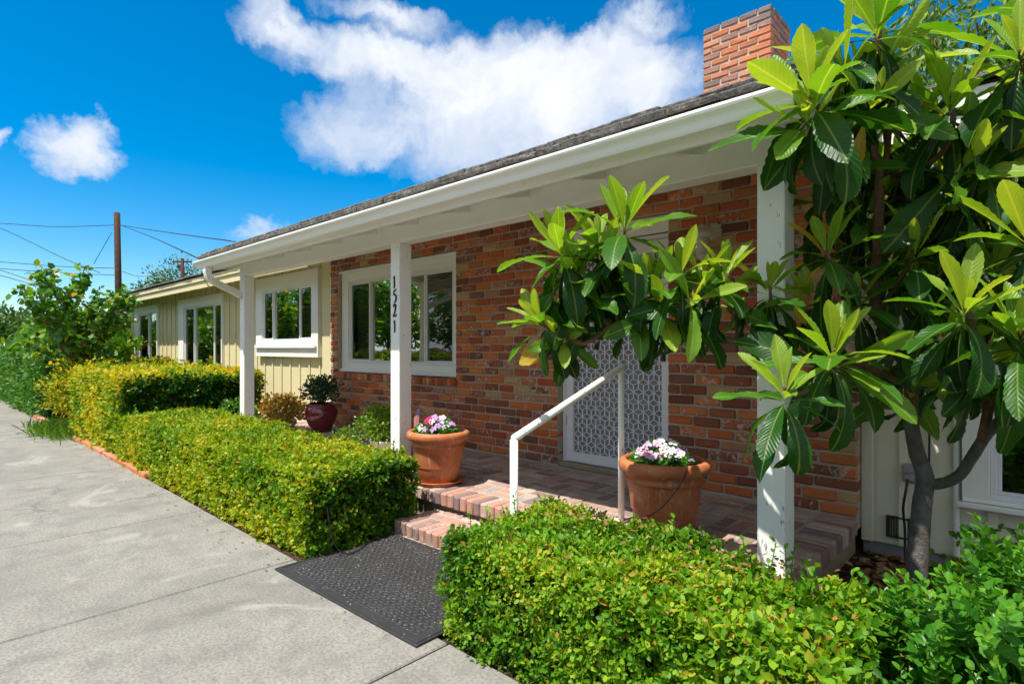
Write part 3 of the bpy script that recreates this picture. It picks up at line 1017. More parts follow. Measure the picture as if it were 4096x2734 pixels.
pts = spline([(-6.72, 2.265, 2.155), (-6.72, 2.265, 2.09), (-6.73, 2.30, 2.02), (-6.76, 2.42, 1.965), (-6.775, 2.58, 1.90), (-6.777, 2.64, 1.86)], 8)
def rect_sweep(mb, pts, w, d_, ribs=True):
    n0 = len(pts); ring = []
    prof2 = []
    for s in range(4):
        for q in range(5):
            t = q / 5
            a = [(-1, -1), (1, -1), (1, 1), (-1, 1)]
            p0, p1 = a[s], a[(s + 1) % 4]
            prof2.append((p0[0] + (p1[0] - p0[0]) * t, p0[1] + (p1[1] - p0[1]) * t, .93 if (q % 2 == 1 and ribs) else 1))
    v = []; f = []; m_ = len(prof2)
    for i, p in enumerate(pts):
        t = (pts[min(i + 1, n0 - 1)] - pts[max(i - 1, 0)]).normalized()
        sx = Vector((1, 0, 0)); sx = (sx - t * sx.dot(t)).normalized(); sy = t.cross(sx)
        cr = 1.0 if not ribs else (1 + .03 * ((i % 2) * 2 - 1) * (8 < i < 26))
        for (a, b, c) in prof2: v.append(p + (sx * a * w / 2 + sy * b * d_ / 2) * c * cr)
    for i in range(n0 - 1):
        for j in range(m_): f.append((i * m_ + j, i * m_ + (j + 1) % m_, (i + 1) * m_ + (j + 1) % m_, (i + 1) * m_ + j))
    mb.add(v, f)
rect_sweep(ds, pts, .078, .062)
ds.build('downspout', M_gutter, house)
cp = MB()
rect_sweep(cp, [Vector((-.845, 2.80, FLOOR)), Vector((-.845, 2.80, 1.2)), Vector((-.845, 2.80, 2.08))], .03, .03, False)
cp.build('conduit', M_white, posts[2])

# ---- roof
roof = MB()
def slab(x0, x1, y0, z0, y1, z1, t):
    roof.add([(x0, y0, z0), (x1, y0, z0), (x1, y1, z1), (x0, y1, z1), (x0, y0, z0 - t), (x1, y0, z0 - t), (x1, y1, z1 - t), (x0, y1, z1 - t)],
             [(0, 1, 2, 3), (7, 6, 5, 4), (0, 4, 5, 1), (1, 5, 6, 2), (2, 6, 7, 3), (3, 7, 4, 0)])
slab(-18.45, 4.4, 3.56, 2.545, 8.5, 4.28, .03)
slab(-18.45, 4.4, 8.5, 4.28, 12.0, 2.9, .03)
slab(-6.975, -.655, 2.285, 2.268, 4.0, 2.268 + sl_ * 1.715, .02)
rf = roof.build('roof', M_dark, house)
# shingle courses: each piece of the eaves courses by itself, higher courses too far up to be seen singly
def shingle_course(x0, x1, y, z, slope, wmin, wmax, length, thick, single=True, acc=None):
    x = x0
    while x < x1 - .03:
        w = min(random.uniform(wmin, wmax), x1 - x)
        v, f = cbox(w - .006, length, thick * random.uniform(.8, 1.15), .005, .003)
        off = random.uniform(-.012, .004)
        M_ = Matrix.Translation((x + w / 2, y + off + length / 2 * math.cos(math.atan(slope)), z + slope * length / 2 + random.uniform(0, .004))) @ Matrix.Rotation(math.atan(slope) - .03, 4, 'X')
        if single:
            o = obj('shingle', mesh('shingle', v, f), M_shingle, rf); o.matrix_basis = M_
        else:
            acc.add([M_ @ Vector(p) for p in v], f)
        x += w
shingle_course(-7.02, -.62, 2.262, 2.272, sl_, .13, .26, .34, .032)
shingle_course(-7.02, -.62, 2.30, 2.308, sl_, .13, .26, .34, .032)
shingle_course(-18.5, -6.9, 3.52, 2.545, .35, .25, .42, .34, .026)
shingle_course(-.62, 4.3, 3.52, 2.545, .35, .2, .34, .34, .026)
acc = MB()
for k in range(1, 7): shingle_course(-7.02, -.62, 2.30 + k * .22, 2.315 + sl_ * k * .22, sl_, .15, .3, .3, .022, False, acc)
for k in range(1, 22): shingle_course(-18.5, 4.3, 3.52 + k * .22, 2.56 + .35 * k * .22, .35, .25, .45, .3, .022, False, acc)
a_ = acc.build('upper_shingles', M_shingle, rf); a_['kind'] = 'stuff'
# eaves fascia of the long wing and of the right-hand end
ff = MB(); ff.box(-18.42, -6.99, 3.575, 3.60, 2.32, 2.52, .004); ff.box(-18.42, -6.99, 3.55, 3.5745, 2.44, 2.525, .004); ff.build('eaves_board', M_yellow, house)
ff = MB(); ff.box(-.65, 4.3, 3.575, 3.60, 2.32, 2.52, .004); ff.box(-.65, 4.3, 3.55, 3.5745, 2.44, 2.525, .004); ff.build('eaves_board', M_white, house)
so = MB()
for (a, b) in ((-18.42, -7.0), (-.65, 4.3)): so.add([(a, 3.60, 2.44), (b, 3.60, 2.44), (b, 4.06, 2.60), (a, 4.06, 2.60), (a, 3.60, 2.455), (b, 3.60, 2.455), (b, 4.06, 2.615), (a, 4.06, 2.615)], [(0, 3, 2, 1), (4, 5, 6, 7), (0, 1, 5, 4), (2, 3, 7, 6), (1, 2, 6, 5), (3, 0, 4, 7)])
so.build('soffit', M_white, house)

# ---- chimney
cx0, cx1, cy0, cy1 = -2.805, -2.052, 6.2, 6.85
cm = MB(); cm.box(cx0 + .012, cx1 - .012, cy0 + .012, cy1 - .012, 3.0, 4.87, .002)
cm.box(cx0 + .15, cx1 - .15, cy0 + .15, cy1 - .15, 4.871, 4.95, .01)
chim = cm.build('chimney', M_mortar, house)
top = 4.888
for k in range(18):
    z = top - CH * (k + .5)
    rr = random.Random(900 + k)
    sides = []
    for (a0, a1, kind) in ((cx0, cx1, 'f'), (cy0 + .1, cy1 - .1, 'r'), (cx0, cx1, 'b'), (cy0 + .1, cy1 - .1, 'l')):
        x = a0; first = True
        while x < a1 - .03:
            L = .205 if not (first and k % 2) else .10
            first = False
            if a1 - (x + L) < .05: L = a1 - x
            m_ = x + L / 2
            if kind == 'f': c, s, rz = (m_, cy0 + .05, z), (L - .012, .10, CH - .013), 0
            elif kind == 'b': c, s, rz = (m_, cy1 - .05, z), (L - .012, .10, CH - .013), 0
            elif kind == 'r': c, s, rz = (cx1 - .05, m_, z), (L - .012, .10, CH - .013), math.pi / 2
            else: c, s, rz = (cx0 + .05, m_, z), (L - .012, .10, CH - .013), math.pi / 2
            if kind in 'fr' or k < 3:
                o = obj('chimney_brick', brick_mesh(*s, rr.randrange(5), 'chimney_brick'), M_chim, chim)
                o.location = c; o.rotation_euler = (0, 0, rz)
                o.color = (.8 if k == 0 else rr.random(), rr.random(), 0, 1)
            x += L

# ---- wall fittings on the right-hand wall
vt = MB(); casing(vt, -.672, -.535, .118, .245, .012, .012, 4.030, 4.049)
for k in range(10):
    xk = -.66 + k * .0125
    vt.box(xk, xk + .004, 4.036, 4.039, .13, .233, .0005)
for k in range(8):
    zk = .135 + k * .0125
    vt.box(-.66, -.547, 4.0395, 4.042, zk, zk + .004, .0005)
vt.build('vent_grille', M_dark, house)
ob = MB(); ob.box(-.585, -.512, 4.0, 4.049, .465, .572, .006); ob.box(-.58, -.53, 3.982, 3.9995, .525, .56, .004); ob.box(-.572, -.528, 3.975, 3.9995, .478, .512, .006); ob.build('outlet_box', M_box, house)
pp = MB(); pp.tube([(-.335, 4.03, .02), (-.335, 4.03, 2.4)], .014, 10); pp.build('white_pipe', M_white, house)
def cord(name, pts, r, label, mat=None, sub=8):
    t = MB(); t.tube(spline(pts, sub), r, 6)
    o = t.build(name, mat or M_cable, smooth=True)
    return tag(o, label, 'cable')
cord('power_cord', [(-.555, 3.97, .49), (-.56, 3.94, .42), (-.575, 3.96, .32), (-.57, 3.98, .2), (-.565, 3.96, .06), (-.55, 3.9, .0)], .0075, 'black cord hanging from the grey outlet box')
cord('wall_cable', [(-.47, 4.03, 1.5), (-.475, 4.03, 1.1), (-.46, 4.028, .8), (-.462, 4.03, .55), (-.47, 4.02, .46), (-.50, 4.0, .40)], .006, 'thin black cable running down the pale wall behind the trunk')

# ---- house number on the middle post
def digit(parent, strokes, x, z, h, y):
    d_ = MB()
    for pts in strokes:
        P = spline([Vector((px * h, 0, pz * h)) for (px, pz, w) in pts], 6)
        Wd = np.interp(np.linspace(0, len(pts) - 1, len(P)), range(len(pts)), [w for *_, w in pts])
        v = []; f = []
        for i, p in enumerate(P):
            t = (P[min(i + 1, len(P) - 1)] - P[max(i - 1, 0)]).normalized()
            nn = Vector((-t.z, 0, t.x)) * float(Wd[i]) * h
            for yy_ in (-.004, .004): v += [p + nn + Vector((0, yy_, 0)), p - nn + Vector((0, yy_, 0))]
        for i in range(len(P) - 1):
            a = i * 4; b = a + 4
            f += [(a, a + 1, b + 1, b), (a + 2, b + 2, b + 3, a + 3), (a, b, b + 2, a + 2), (a + 1, a + 3, b + 3, b + 1)]
        f += [(0, 2, 3, 1), (len(v) - 4, len(v) - 3, len(v) - 1, len(v) - 2)]
        d_.add([Vector((x, y, z)) + p for p in v], f)
    return d_.build('house_number', M_black, parent)
ONE = [[(-.14, .80, .02), (-.03, .9, .035), (.0, 1.0, .03)], [(.0, 1.0, .035), (.005, .6, .05), (.02, .3, .055), (.0, .12, .05), (-.05, 0, .015)]]
FIVE = [[(.20, 1.02, .02), (.06, .93, .05), (-.10, .91, .04)], [(-.09, .93, .035), (-.12, .75, .035), (-.15, .58, .03)], [(-.15, .58, .03), (-.02, .62, .045), (.12, .55, .06), (.17, .36, .065), (.12, .16, .055), (.0, .03, .035), (-.12, .02, .015)]]
TWO = [[(-.15, .78, .02), (-.10, .93, .045), (.02, 1.0, .055), (.13, .90, .06), (.12, .7, .06), (.03, .42, .05), (-.1, .18, .035), (-.18, .06, .025), (-.1, .07, .035), (.06, .10, .045), (.18, .13, .05), (.2, .24, .02)]]
for st, xx, z0_, h_ in ((ONE, -3.752, 1.728, .100), (FIVE, -3.745, 1.615, .104), (TWO, -3.748, 1.498, .104), (ONE, -3.747, 1.376, .100)):
    digit(posts[1], st, xx, z0_, h_, 2.6475)

# ------------------------------------------------------------------ wall lantern
lt = empty('wall_lantern', (-1.71, 3.9, 2.0), 'cream wall lantern with fluted backplate on the brick right of the door', 'lantern')
m_ = MB()
v = []; f = []
sg = 40
for i in range(sg):
    a = 2 * math.pi * i / sg; rr_ = .062 + .006 * math.cos(a * 10)
    v += [(-1.68 + rr_ * math.cos(a) * .9, 3.902, 2.08 + rr_ * math.sin(a)), (-1.68 + .7 * rr_ * math.cos(a) * .9, 3.875, 2.08 + .7 * rr_ * math.sin(a)), (-1.68 + .35 * rr_ * math.cos(a), 3.868, 2.08 + .35 * rr_ * math.sin(a))]
for i in range(sg):
    j = (i + 1) % sg
    f += [(i * 3, j * 3, j * 3 + 1, i * 3 + 1), (i * 3 + 1, j * 3 + 1, j * 3 + 2, i * 3 + 2)]
f.append(tuple(i * 3 + 2 for i in range(sg)))
m_.add(v, f); m_.build('backplate', M_lantern, lt, True)
m_ = MB(); m_.tube(spline([(-1.68, 3.875, 2.08), (-1.69, 3.83, 2.10), (-1.70, 3.79, 2.085)], 5), .011, 8); m_.build('arm', M_lantern, lt, True)
m_ = MB(); m_.lathe([(0, .14), (.008, .138), (.012, .122), (.008, .115), (.03, .105), (.05, .085), (.062, .07), (.062, .055), (.052, .05), (.05, .045)], 20, (-1.71, 3.77, 1.975)); m_.build('cap', M_lantern, lt, True)
m_ = MB(); m_.lathe([(.046, .045), (.042, -.06), (.036, -.075), (.0, -.078)], 20, (-1.71, 3.77, 1.975)); m_.build('glass', M_frost, lt, True)
m_ = MB(); m_.lathe([(.038, -.0765), (.03, -.09), (.012, -.10), (.010, -.115), (0, -.12)], 20, (-1.71, 3.77, 1.975)); m_.build('finial', M_lantern, lt, True)

# ------------------------------------------------------------------ handrail
hr = empty('handrail', (-1.84, 2.4, 0), 'white painted steel pipe handrail beside the steps', 'handrail')
pu = (-1.827, 2.92); pl = (-1.852, 2.0)
rr_ = .0195
zt = 1.135; zl = .815
m_ = MB(); m_.tube([(pu[0], pu[1], FLOOR - .005), (pu[0], pu[1], zt - .012)], rr_, 16); m_.build('upper_post', M_post, hr, True)
m_ = MB(); m_.tube([(pl[0], pl[1], -.02), (pl[0], pl[1], zl - .006)], rr_, 16); m_.build('lower_post', M_post, hr, True)
dv = (Vector((pu[0], pu[1], zt)) - Vector((pl[0], pl[1], zl))).normalized()
m_ = MB(); m_.tube([Vector((pl[0], pl[1], zl)) - dv * .006, Vector((pl[0], pl[1], zl)) + dv * .002, Vector((pu[0], pu[1], zt)) + dv * .016, Vector((pu[0], pu[1], zt)) + dv * .024], [.016, rr_, rr_, .014], 16); m_.build('rail', M_post, hr, True)
m_ = MB(); m_.lathe([(.04, 0), (.04, .006), (.021, .008)], 20, (pu[0], pu[1], FLOOR)); m_.build('base_flange', M_post, hr)

# ------------------------------------------------------------------ rubber doormat
mat_o = empty('doormat', (-2.53, 1.85, .0), 'worn black rubber doormat at the foot of the step', 'doormat')
W_, D_ = 1.255, .815
Rm = Matrix.Translation((-2.535, 1.838, .002)) @ Matrix.Rotation(math.radians(1.6), 4, 'Z')
m_ = MB()
v, f = cbox(W_, D_, .010, .003); m_.add([Rm @ (Vector(p) + Vector((0, 0, .005))) for p in v], f); m_.build('base', M_rubber, mat_o)
m_ = MB()
for (a, b, c, d2) in ((-W_ / 2 + .012, W_ / 2 - .012, -D_ / 2 + .012, -D_ / 2 + .030), (-W_ / 2 + .012, W_ / 2 - .012, D_ / 2 - .030, D_ / 2 - .012), (-W_ / 2 + .012, -W_ / 2 + .030, -D_ / 2 + .0305, D_ / 2 - .0305), (W_ / 2 - .030, W_ / 2 - .012, -D_ / 2 + .0305, D_ / 2 - .0305)):
    m_.box(a, b, c, d2, .0095, .014, .002, Rm)
m_.build('rim', M_rubber, mat_o)
V = []; F = []
cell = .0415
nx = int((W_ - .10) / cell); ny = int((D_ - .10) / cell)
for i in range(nx):
    for j in range(ny):
        cx_ = (i - (nx - 1) / 2) * cell; cy_ = (j - (ny - 1) / 2) * cell
        if random.random() < .04: continue
        o = len(V); a, b, h_ = cell * .40, cell * .29, .0135 - random.uniform(0, .0018)
        for (rr2, z_) in ((a, .0095), (a * .93, h_), (b, h_), (b * .93, .0105)):
            V += [Rm @ Vector((cx_ + sx * rr2, cy_ + sy * rr2, z_)) for sx, sy in ((-1, -1), (1, -1), (1, 1), (-1, 1))]
        for k in range(3):
            for q in range(4):
                F.append((o + k * 4 + q, o + k * 4 + (q + 1) % 4, o + k * 4 + 4 + (q + 1) % 4, o + k * 4 + 4 + q))
        F.append((o + 12, o + 13, o + 14, o + 15))
tr = obj('tread', fast_mesh('tread', np.array([tuple(p) for p in V]), F), M_rubber, mat_o); tr['kind'] = 'stuff'
V = []; F = []
for k in range(420):
    cx_, cy_ = random.uniform(-W_ / 2 + .02, W_ / 2 - .02), random.uniform(-D_ / 2, D_ / 2) ** 1
    if random.random() < .4: cy_ = D_ / 2 - abs(random.gauss(0, .12))
    if abs(cy_) > D_ / 2 - .01: continue
    l_ = random.uniform(.0015, .006); w2 = random.uniform(.0006, .0014); an = random.uniform(0, 6.28)
    o = len(V)
    for (a, b) in ((-l_, -w2), (l_, -w2), (l_, w2), (-l_, w2)):
        V.append(Rm @ Vector((cx_ + a * math.cos(an) - b * math.sin(an), cy_ + a * math.sin(an) + b * math.cos(an), .0142)))
    F.append((o, o + 1, o + 2, o + 3))
cr_ = obj('debris', fast_mesh('debris', np.array([tuple(p) for p in V]), F), simple('pale_crumbs', (.5, .47, .4), .9)); tag(cr_, 'pale dry crumbs scattered over the black doormat', 'debris', kind='stuff')

# ------------------------------------------------------------------ flower pots
def flower_mesh(name):
    V = []; F = []; LU = []
    for k in range(5):
        a = 2 * math.pi * k / 5
        ca, sa = math.cos(a), math.sin(a)
        pts = [(.04, 0, 0), (.35, .22, .04), (.8, .40, .03), (1.0, .18, -.04), (1.0, -.14, -.04), (.8, -.36, .03), (.35, -.22, .04)]
        o = len(V)
        for (x_, y_, z_) in pts:
            V.append((x_ * ca - y_ * sa, x_ * sa + y_ * ca, z_ + .006 * k)); LU.append(x_)
        F.append(tuple(o + i for i in range(7)))
    me = mesh(name, V, F)
    at = me.attributes.new('lu', 'FLOAT', 'POINT'); at.data.foreach_set('value', LU)
    return me
FM = {}
for nm, mt in (('white', M_pw), ('pink', M_pp), ('lilac', M_pl), ('hot', M_ph)):
    FM[nm] = flower_mesh('flower'); FM[nm].materials.append(mt)

def pot(px_, py_, label, R, Hh):
    root = empty('terracotta_pot', (px_, py_, FLOOR + .018), label, 'flower pot', 'terracotta pots on the porch')
    prof = [(.0, 0), (.145, 0), (.152, .006), (.168, .10), (.172, .112), (.176, .118), (.177, .124), (.186, .20), (.196, .262), (.202, .270), (.208, .272), (.212, .285), (.206, .291), (.208, .312), (.222, .318), (.236, .326), (.243, .343), (.243, .362), (.236, .378), (.222, .386), (.205, .385), (.200, .372), (.195, .33)]
    s = R / .243
    prof = [(r * s, z * Hh / .386) for r, z in prof]
    m_ = MB(); m_.lathe(prof, 64, (px_, py_, FLOOR + .018)); m_.build('body', M_terra, root, True)
    m_ = MB(); sr = .198 * s
    so_ = []
    for i in range(11):
        so_.append((max(.001, sr * i / 10), (.350 + .008 * math.cos(i * 1.3) - .010 * i / 10) * Hh / .386))
    m_.lathe(so_, 40, (px_, py_, FLOOR + .018))
    me = mesh('soil', [(p[0], p[1], p[2] + random.uniform(-.004, .005)) for p in m_.v], m_.f, True)
    obj('soil', me, M_soilpot, root)
    # mulch chips
    V = np.zeros((260, 3)); a = rng.uniform(0, 6.283, 260); q = np.sqrt(rng.uniform(0, 1, 260)) * sr * .96
    V[:, 0] = px_ + q * np.cos(a); V[:, 1] = py_ + q * np.sin(a); V[:, 2] = FLOOR + .018 + .352 * Hh / .386
    o = scatter('mulch', NARROW_V, NARROW_F, V, rvec(260) * (1, 1, .3), rvec(260) + (0, 0, 1.2), rng.uniform(.008, .022, 260), rng.uniform(0, 1, 260), M_dry, root); o['kind'] = 'stuff'
    return root, FLOOR + .018 + .35 * Hh / .386

def saucer(px_, py_, R, label):
    m_ = MB(); m_.lathe([(.0, .001), (R * .8, .001), (R, .028), (R + .008, .030), (R + .006, .022), (R * .86, -.002 + .016), (R * .8, .012), (.0, .012)][::-1] if False else [(0, 0), (R * .9, 0), (R, .026), (R - .001, .031), (R - .010, .030), (R * .86, .010), (0, .010)], 56, (px_, py_, FLOOR + .002))
    o = m_.build('plant_saucer', M_terra, None, True)
    return tag(o, label, 'saucer', 'saucers under the terracotta pots')

def vinca(px_, py_, z0, label, kinds, seed, rad, cnt):
    rr = random.Random(seed)
    root = empty('vinca_plant', (px_, py_, z0), label, 'flowering plant', 'vinca in the terracotta pots')
    n_ = 420
    a = rng.uniform(0, 6.283, n_); q = np.sqrt(rng.uniform(0, 1, n_)) * rad
    hmax = .12 * (1 - (q / rad) ** 2 * .75)
    z = rng.uniform(.1, 1, n_) ** .7 * hmax
    P = np.stack([px_ + q * np.cos(a), py_ + q * np.sin(a), z0 + z], 1)
    D = np.stack([np.cos(a) * .8, np.sin(a) * .8, rng.uniform(-.3, .6, n_)], 1) + rng.normal(0, .5, (n_, 3))
    o = scatter('foliage', OVAL_V, OVAL_F, P, D, rvec(n_) * .6 + (0, -.3, 1), rng.uniform(.03, .05, n_), rng.uniform(0, 1, n_), M_vinca, root); o['kind'] = 'stuff'
    st = MB()
    for k in range(14):
        a_ = rr.uniform(0, 6.28); q_ = rad * rr.uniform(.1, .8)
        st.tube([(px_ + q_ * .4 * math.cos(a_), py_ + q_ * .4 * math.sin(a_), z0 - .02), (px_ + q_ * math.cos(a_), py_ + q_ * math.sin(a_), z0 + .10 * (1 - (q_ / rad) ** 2 * .7))], .002, 5)
    st.build('stems', M_vinca, root)
    for k in range(cnt):
        a_ = rr.uniform(0, 6.283); q_ = rad * math.sqrt(rr.uniform(0, 1)) * .95
        h_ = .128 * (1 - (q_ / rad) ** 2 * .7) + rr.uniform(-.012, .015)
        kind = kinds(math.cos(a_) * q_ * .731 + math.sin(a_) * q_ * .682, q_, rr)
        o = obj('flower', FM[kind], None, root)
        o.location = (px_ + q_ * math.cos(a_), py_ + q_ * math.sin(a_), z0 + h_)
        tl = Vector((math.cos(a_) * q_ / rad * .8, math.sin(a_) * q_ / rad * .8 - .45, .75)) + Vector((rr.uniform(-.35, .35), rr.uniform(-.35, .35), 0))
        qn = tl.to_track_quat('Z', 'Y'); o.rotation_mode = 'QUATERNION'; o.rotation_quaternion = qn
        s = rr.uniform(.023, .031); o.scale = (s, s, s)
    return root

saucer(-3.37, 2.785, .185, 'terracotta saucer with a white lime rim on the porch edge beside the middle post')
_, zs = pot(-3.37, 2.785, 'terracotta pot with white streaks, standing beside the middle porch post', .243, .386)
vinca(-3.38, 2.775, zs, 'small bed of mauve, white and pink vinca in the pot by the post', lambda s, q, rr: ('hot' if s < -.03 and rr.random() < .7 else rr.choice(['lilac', 'white', 'lilac', 'white', 'lilac'])), 3, .155, 42)
saucer(-1.525, 2.88, .19, 'terracotta saucer beneath the pot with white flowers, behind the clipped hedge')
_, zs = pot(-1.525, 2.88, 'terracotta pot with a black drip tube over its rim, beside the handrail', .250, .40)
vinca(-1.535, 2.875, zs, 'clump of white vinca with pink and violet blooms in the pot by the handrail', lambda s, q, rr: ('pink' if s < -.03 and rr.random() < .55 else ('lilac' if s > .06 and rr.random() < .7 else 'white')), 5, .158, 44)
cord('drip_tube', [(-1.43, 2.88, .60), (-1.37, 2.81, .645), (-1.325, 2.75, .63), (-1.335, 2.68, .55), (-1.40, 2.61, .44), (-1.52, 2.60, .35), (-1.62, 2.52, .27), (-1.68, 2.42, .24)], .0032, 'thin black drip tube looped over the rim of the right-hand pot')
# little striped flag stuck in the first pot
fl = empty('small_flag', (-3.53, 2.72, .55), 'tiny striped flag on a gold stick in the flower pot', 'flag')
m_ = MB(); m_.tube([(-3.515, 2.71, .53), (-3.513, 2.712, .80)], .0025, 6); m_.lathe([(0, .018), (.004, .010), (.0035, 0)], 8, (-3.513, 2.712, .80)); m_.build('stick', M_brass, fl)
M_fr = simple('flag_red', (.5, .02, .04), .7, var=.05); M_fw = simple('flag_white', (.8, .8, .8), .7, var=.03); M_fb = simple('flag_blue', (.03, .05, .25), .7, var=.05)
for k in range(9):
    m_ = MB(); xk = -3.520 - k * .0075
    za_, zb_ = .745 - k * .004, .655 - k * .003
    m_.add([(xk, 2.712, za_), (xk - .0075, 2.713 + .002 * (k % 2), za_ - .004), (xk - .0075, 2.713 + .002 * (k % 2), zb_ - .003), (xk, 2.712, zb_), (xk, 2.7135, za_), (xk - .0075, 2.7145 + .002 * (k % 2), za_ - .004), (xk - .0075, 2.7145 + .002 * (k % 2), zb_ - .003), (xk, 2.7135, zb_)],
           [(0, 1, 2, 3), (7, 6, 5, 4), (0, 4, 5, 1), (3, 2, 6, 7)]); m_.build('stripe', M_fr if k % 2 == 0 else M_fw, fl)
m_ = MB(); m_.box(-3.545, -3.518, 2.709, 2.7115, .735, .775, .0004); m_.build('canton', M_fb, fl)

# burgundy glazed pot with a small-leaved shrub
bp = empty('glazed_pot', (-6.53, 3.52, FLOOR), 'burgundy glazed round pot against the corner of the brick wall', 'flower pot')
m_ = MB(); m_.lathe([(0, 0), (.105, 0), (.115, .02), (.155, .09), (.188, .17), (.198, .23), (.190, .28), (.175, .305), (.168, .315), (.176, .325), (.184, .338), (.178, .348), (.162, .345), (.155, .32), (.15, .28)], 56, (-6.53, 3.52, FLOOR)); m_.build('body', M_burg, bp, True)
m_ = MB(); m_.lathe([(.156, .30), (.1, .305), (.001, .31)], 30, (-6.53, 3.52, FLOOR)); m_.build('soil', M_soilpot, bp)

def bush(name, label, cat, c, R, n_, size, mat, tv=OVAL_V, tf=OVAL_F, group=None, stems=10, up=.4, shell=.55, base=None, bark_m=None, z_floor=None):
    root = empty(name, (c[0], c[1], c[2] - R[2]), label, cat, group)
    d0 = rvec(n_); q = rng.uniform(shell, 1, n_) ** .8
    bumpy = 1 + .14 * np.sin(d0[:, 0] * 7 + 1) * np.sin(d0[:, 1] * 8) + .10 * np.sin(d0[:, 2] * 11)
    P = np.array(c) + d0 * np.array(R) * (q * bumpy)[:, None]
    if z_floor is not None: P[:, 2] = np.maximum(P[:, 2], z_floor + rng.uniform(0, .05, n_))
    D = d0 * .8 + rng.normal(0, .6, (n_, 3)) + (0, 0, up)
    NR = d0 + rng.normal(0, .5, (n_, 3)) + (0, 0, .4)
    o = scatter('foliage', tv, tf, P, D, NR, rng.uniform(.7, 1.2, n_) * size, rng.uniform(0, 1, n_), mat, root); o['kind'] = 'stuff'
    if stems:
        st = MB()
        b0 = Vector(base or (c[0], c[1], c[2] - R[2] * .95))
        for k in range(stems):
            dd = Vector(tuple(rvec(1)[0])); dd.z = abs(dd.z) * .8
            e_ = Vector(c) + Vector((dd.x * R[0], dd.y * R[1], dd.z * R[2])) * .8
            m0 = (b0 + e_) / 2 + Vector((0, 0, R[2] * .15))
            st.tube([b0, m0, e_], [max(.004, R[0] * .02), max(.003, R[0] * .012), .002], 5)
        st.build('stems', bark_m or M_bark, root)
    return root
bush('potted_shrub', 'airy dark shrub with small leaves growing in the burgundy pot', 'shrub', (-6.53, 3.52, .73), (.24, .22, .19), 1500, .040, M_small, OVAL_V, OVAL_F, stems=26, shell=.2, base=(-6.53, 3.52, .52), up=.8)
# cream planter behind the middle post
cpn = empty('cream_planter', (-4.5, 3.12, FLOOR), 'low cream planter half hidden behind the middle post', 'planter')
m_ = MB(); m_.lathe([(0, 0), (.14, 0), (.155, .02), (.18, .15), (.188, .165), (.184, .175), (.170, .17), (.165, .13), (0, .13)], 48, (-4.5, 3.12, FLOOR)); m_.build('body', M_planter, cpn, True)
bush('potted_bush', 'bright lime green bush spilling from the cream planter', 'bush', (-4.53, 3.1, .53), (.29, .27, .19), 2600, .032, M_lime, stems=14, shell=.35, base=(-4.5, 3.12, .36))
bush('trailing_shoots', 'loose pale green shoots at the porch edge below the lime bush', 'plant', (-4.85, 2.86, .37), (.18, .15, .12), 320, .035, M_lime, stems=12, shell=.2, base=(-4.8, 2.9, .24))
jp = empty('jade_pot', (-7.05, 3.25, FLOOR), 'cream pot under the yellow jade plant', 'planter')
m_ = MB(); m_.lathe([(0, 0), (.15, 0), (.18, .10), (.185, .11), (.17, .11), (0, .09)], 40, (-7.05, 3.25, FLOOR)); m_.build('body', M_planter, jp, True)
bush('jade_plant', 'yellow and rust coloured jade plant left of the burgundy pot', 'succulent', (-7.05, 3.25, .47), (.34, .28, .21), 1700, .042, M_jade, ROUND_V, ROUND_F, stems=22, shell=.4, base=(-7.05, 3.25, .33))
bush('low_shrub', 'low dark green shrub at the foot of the far porch post', 'shrub', (-7.15, 2.75, .42), (.30, .22, .22), 1100, .04, M_shrub, stems=8)

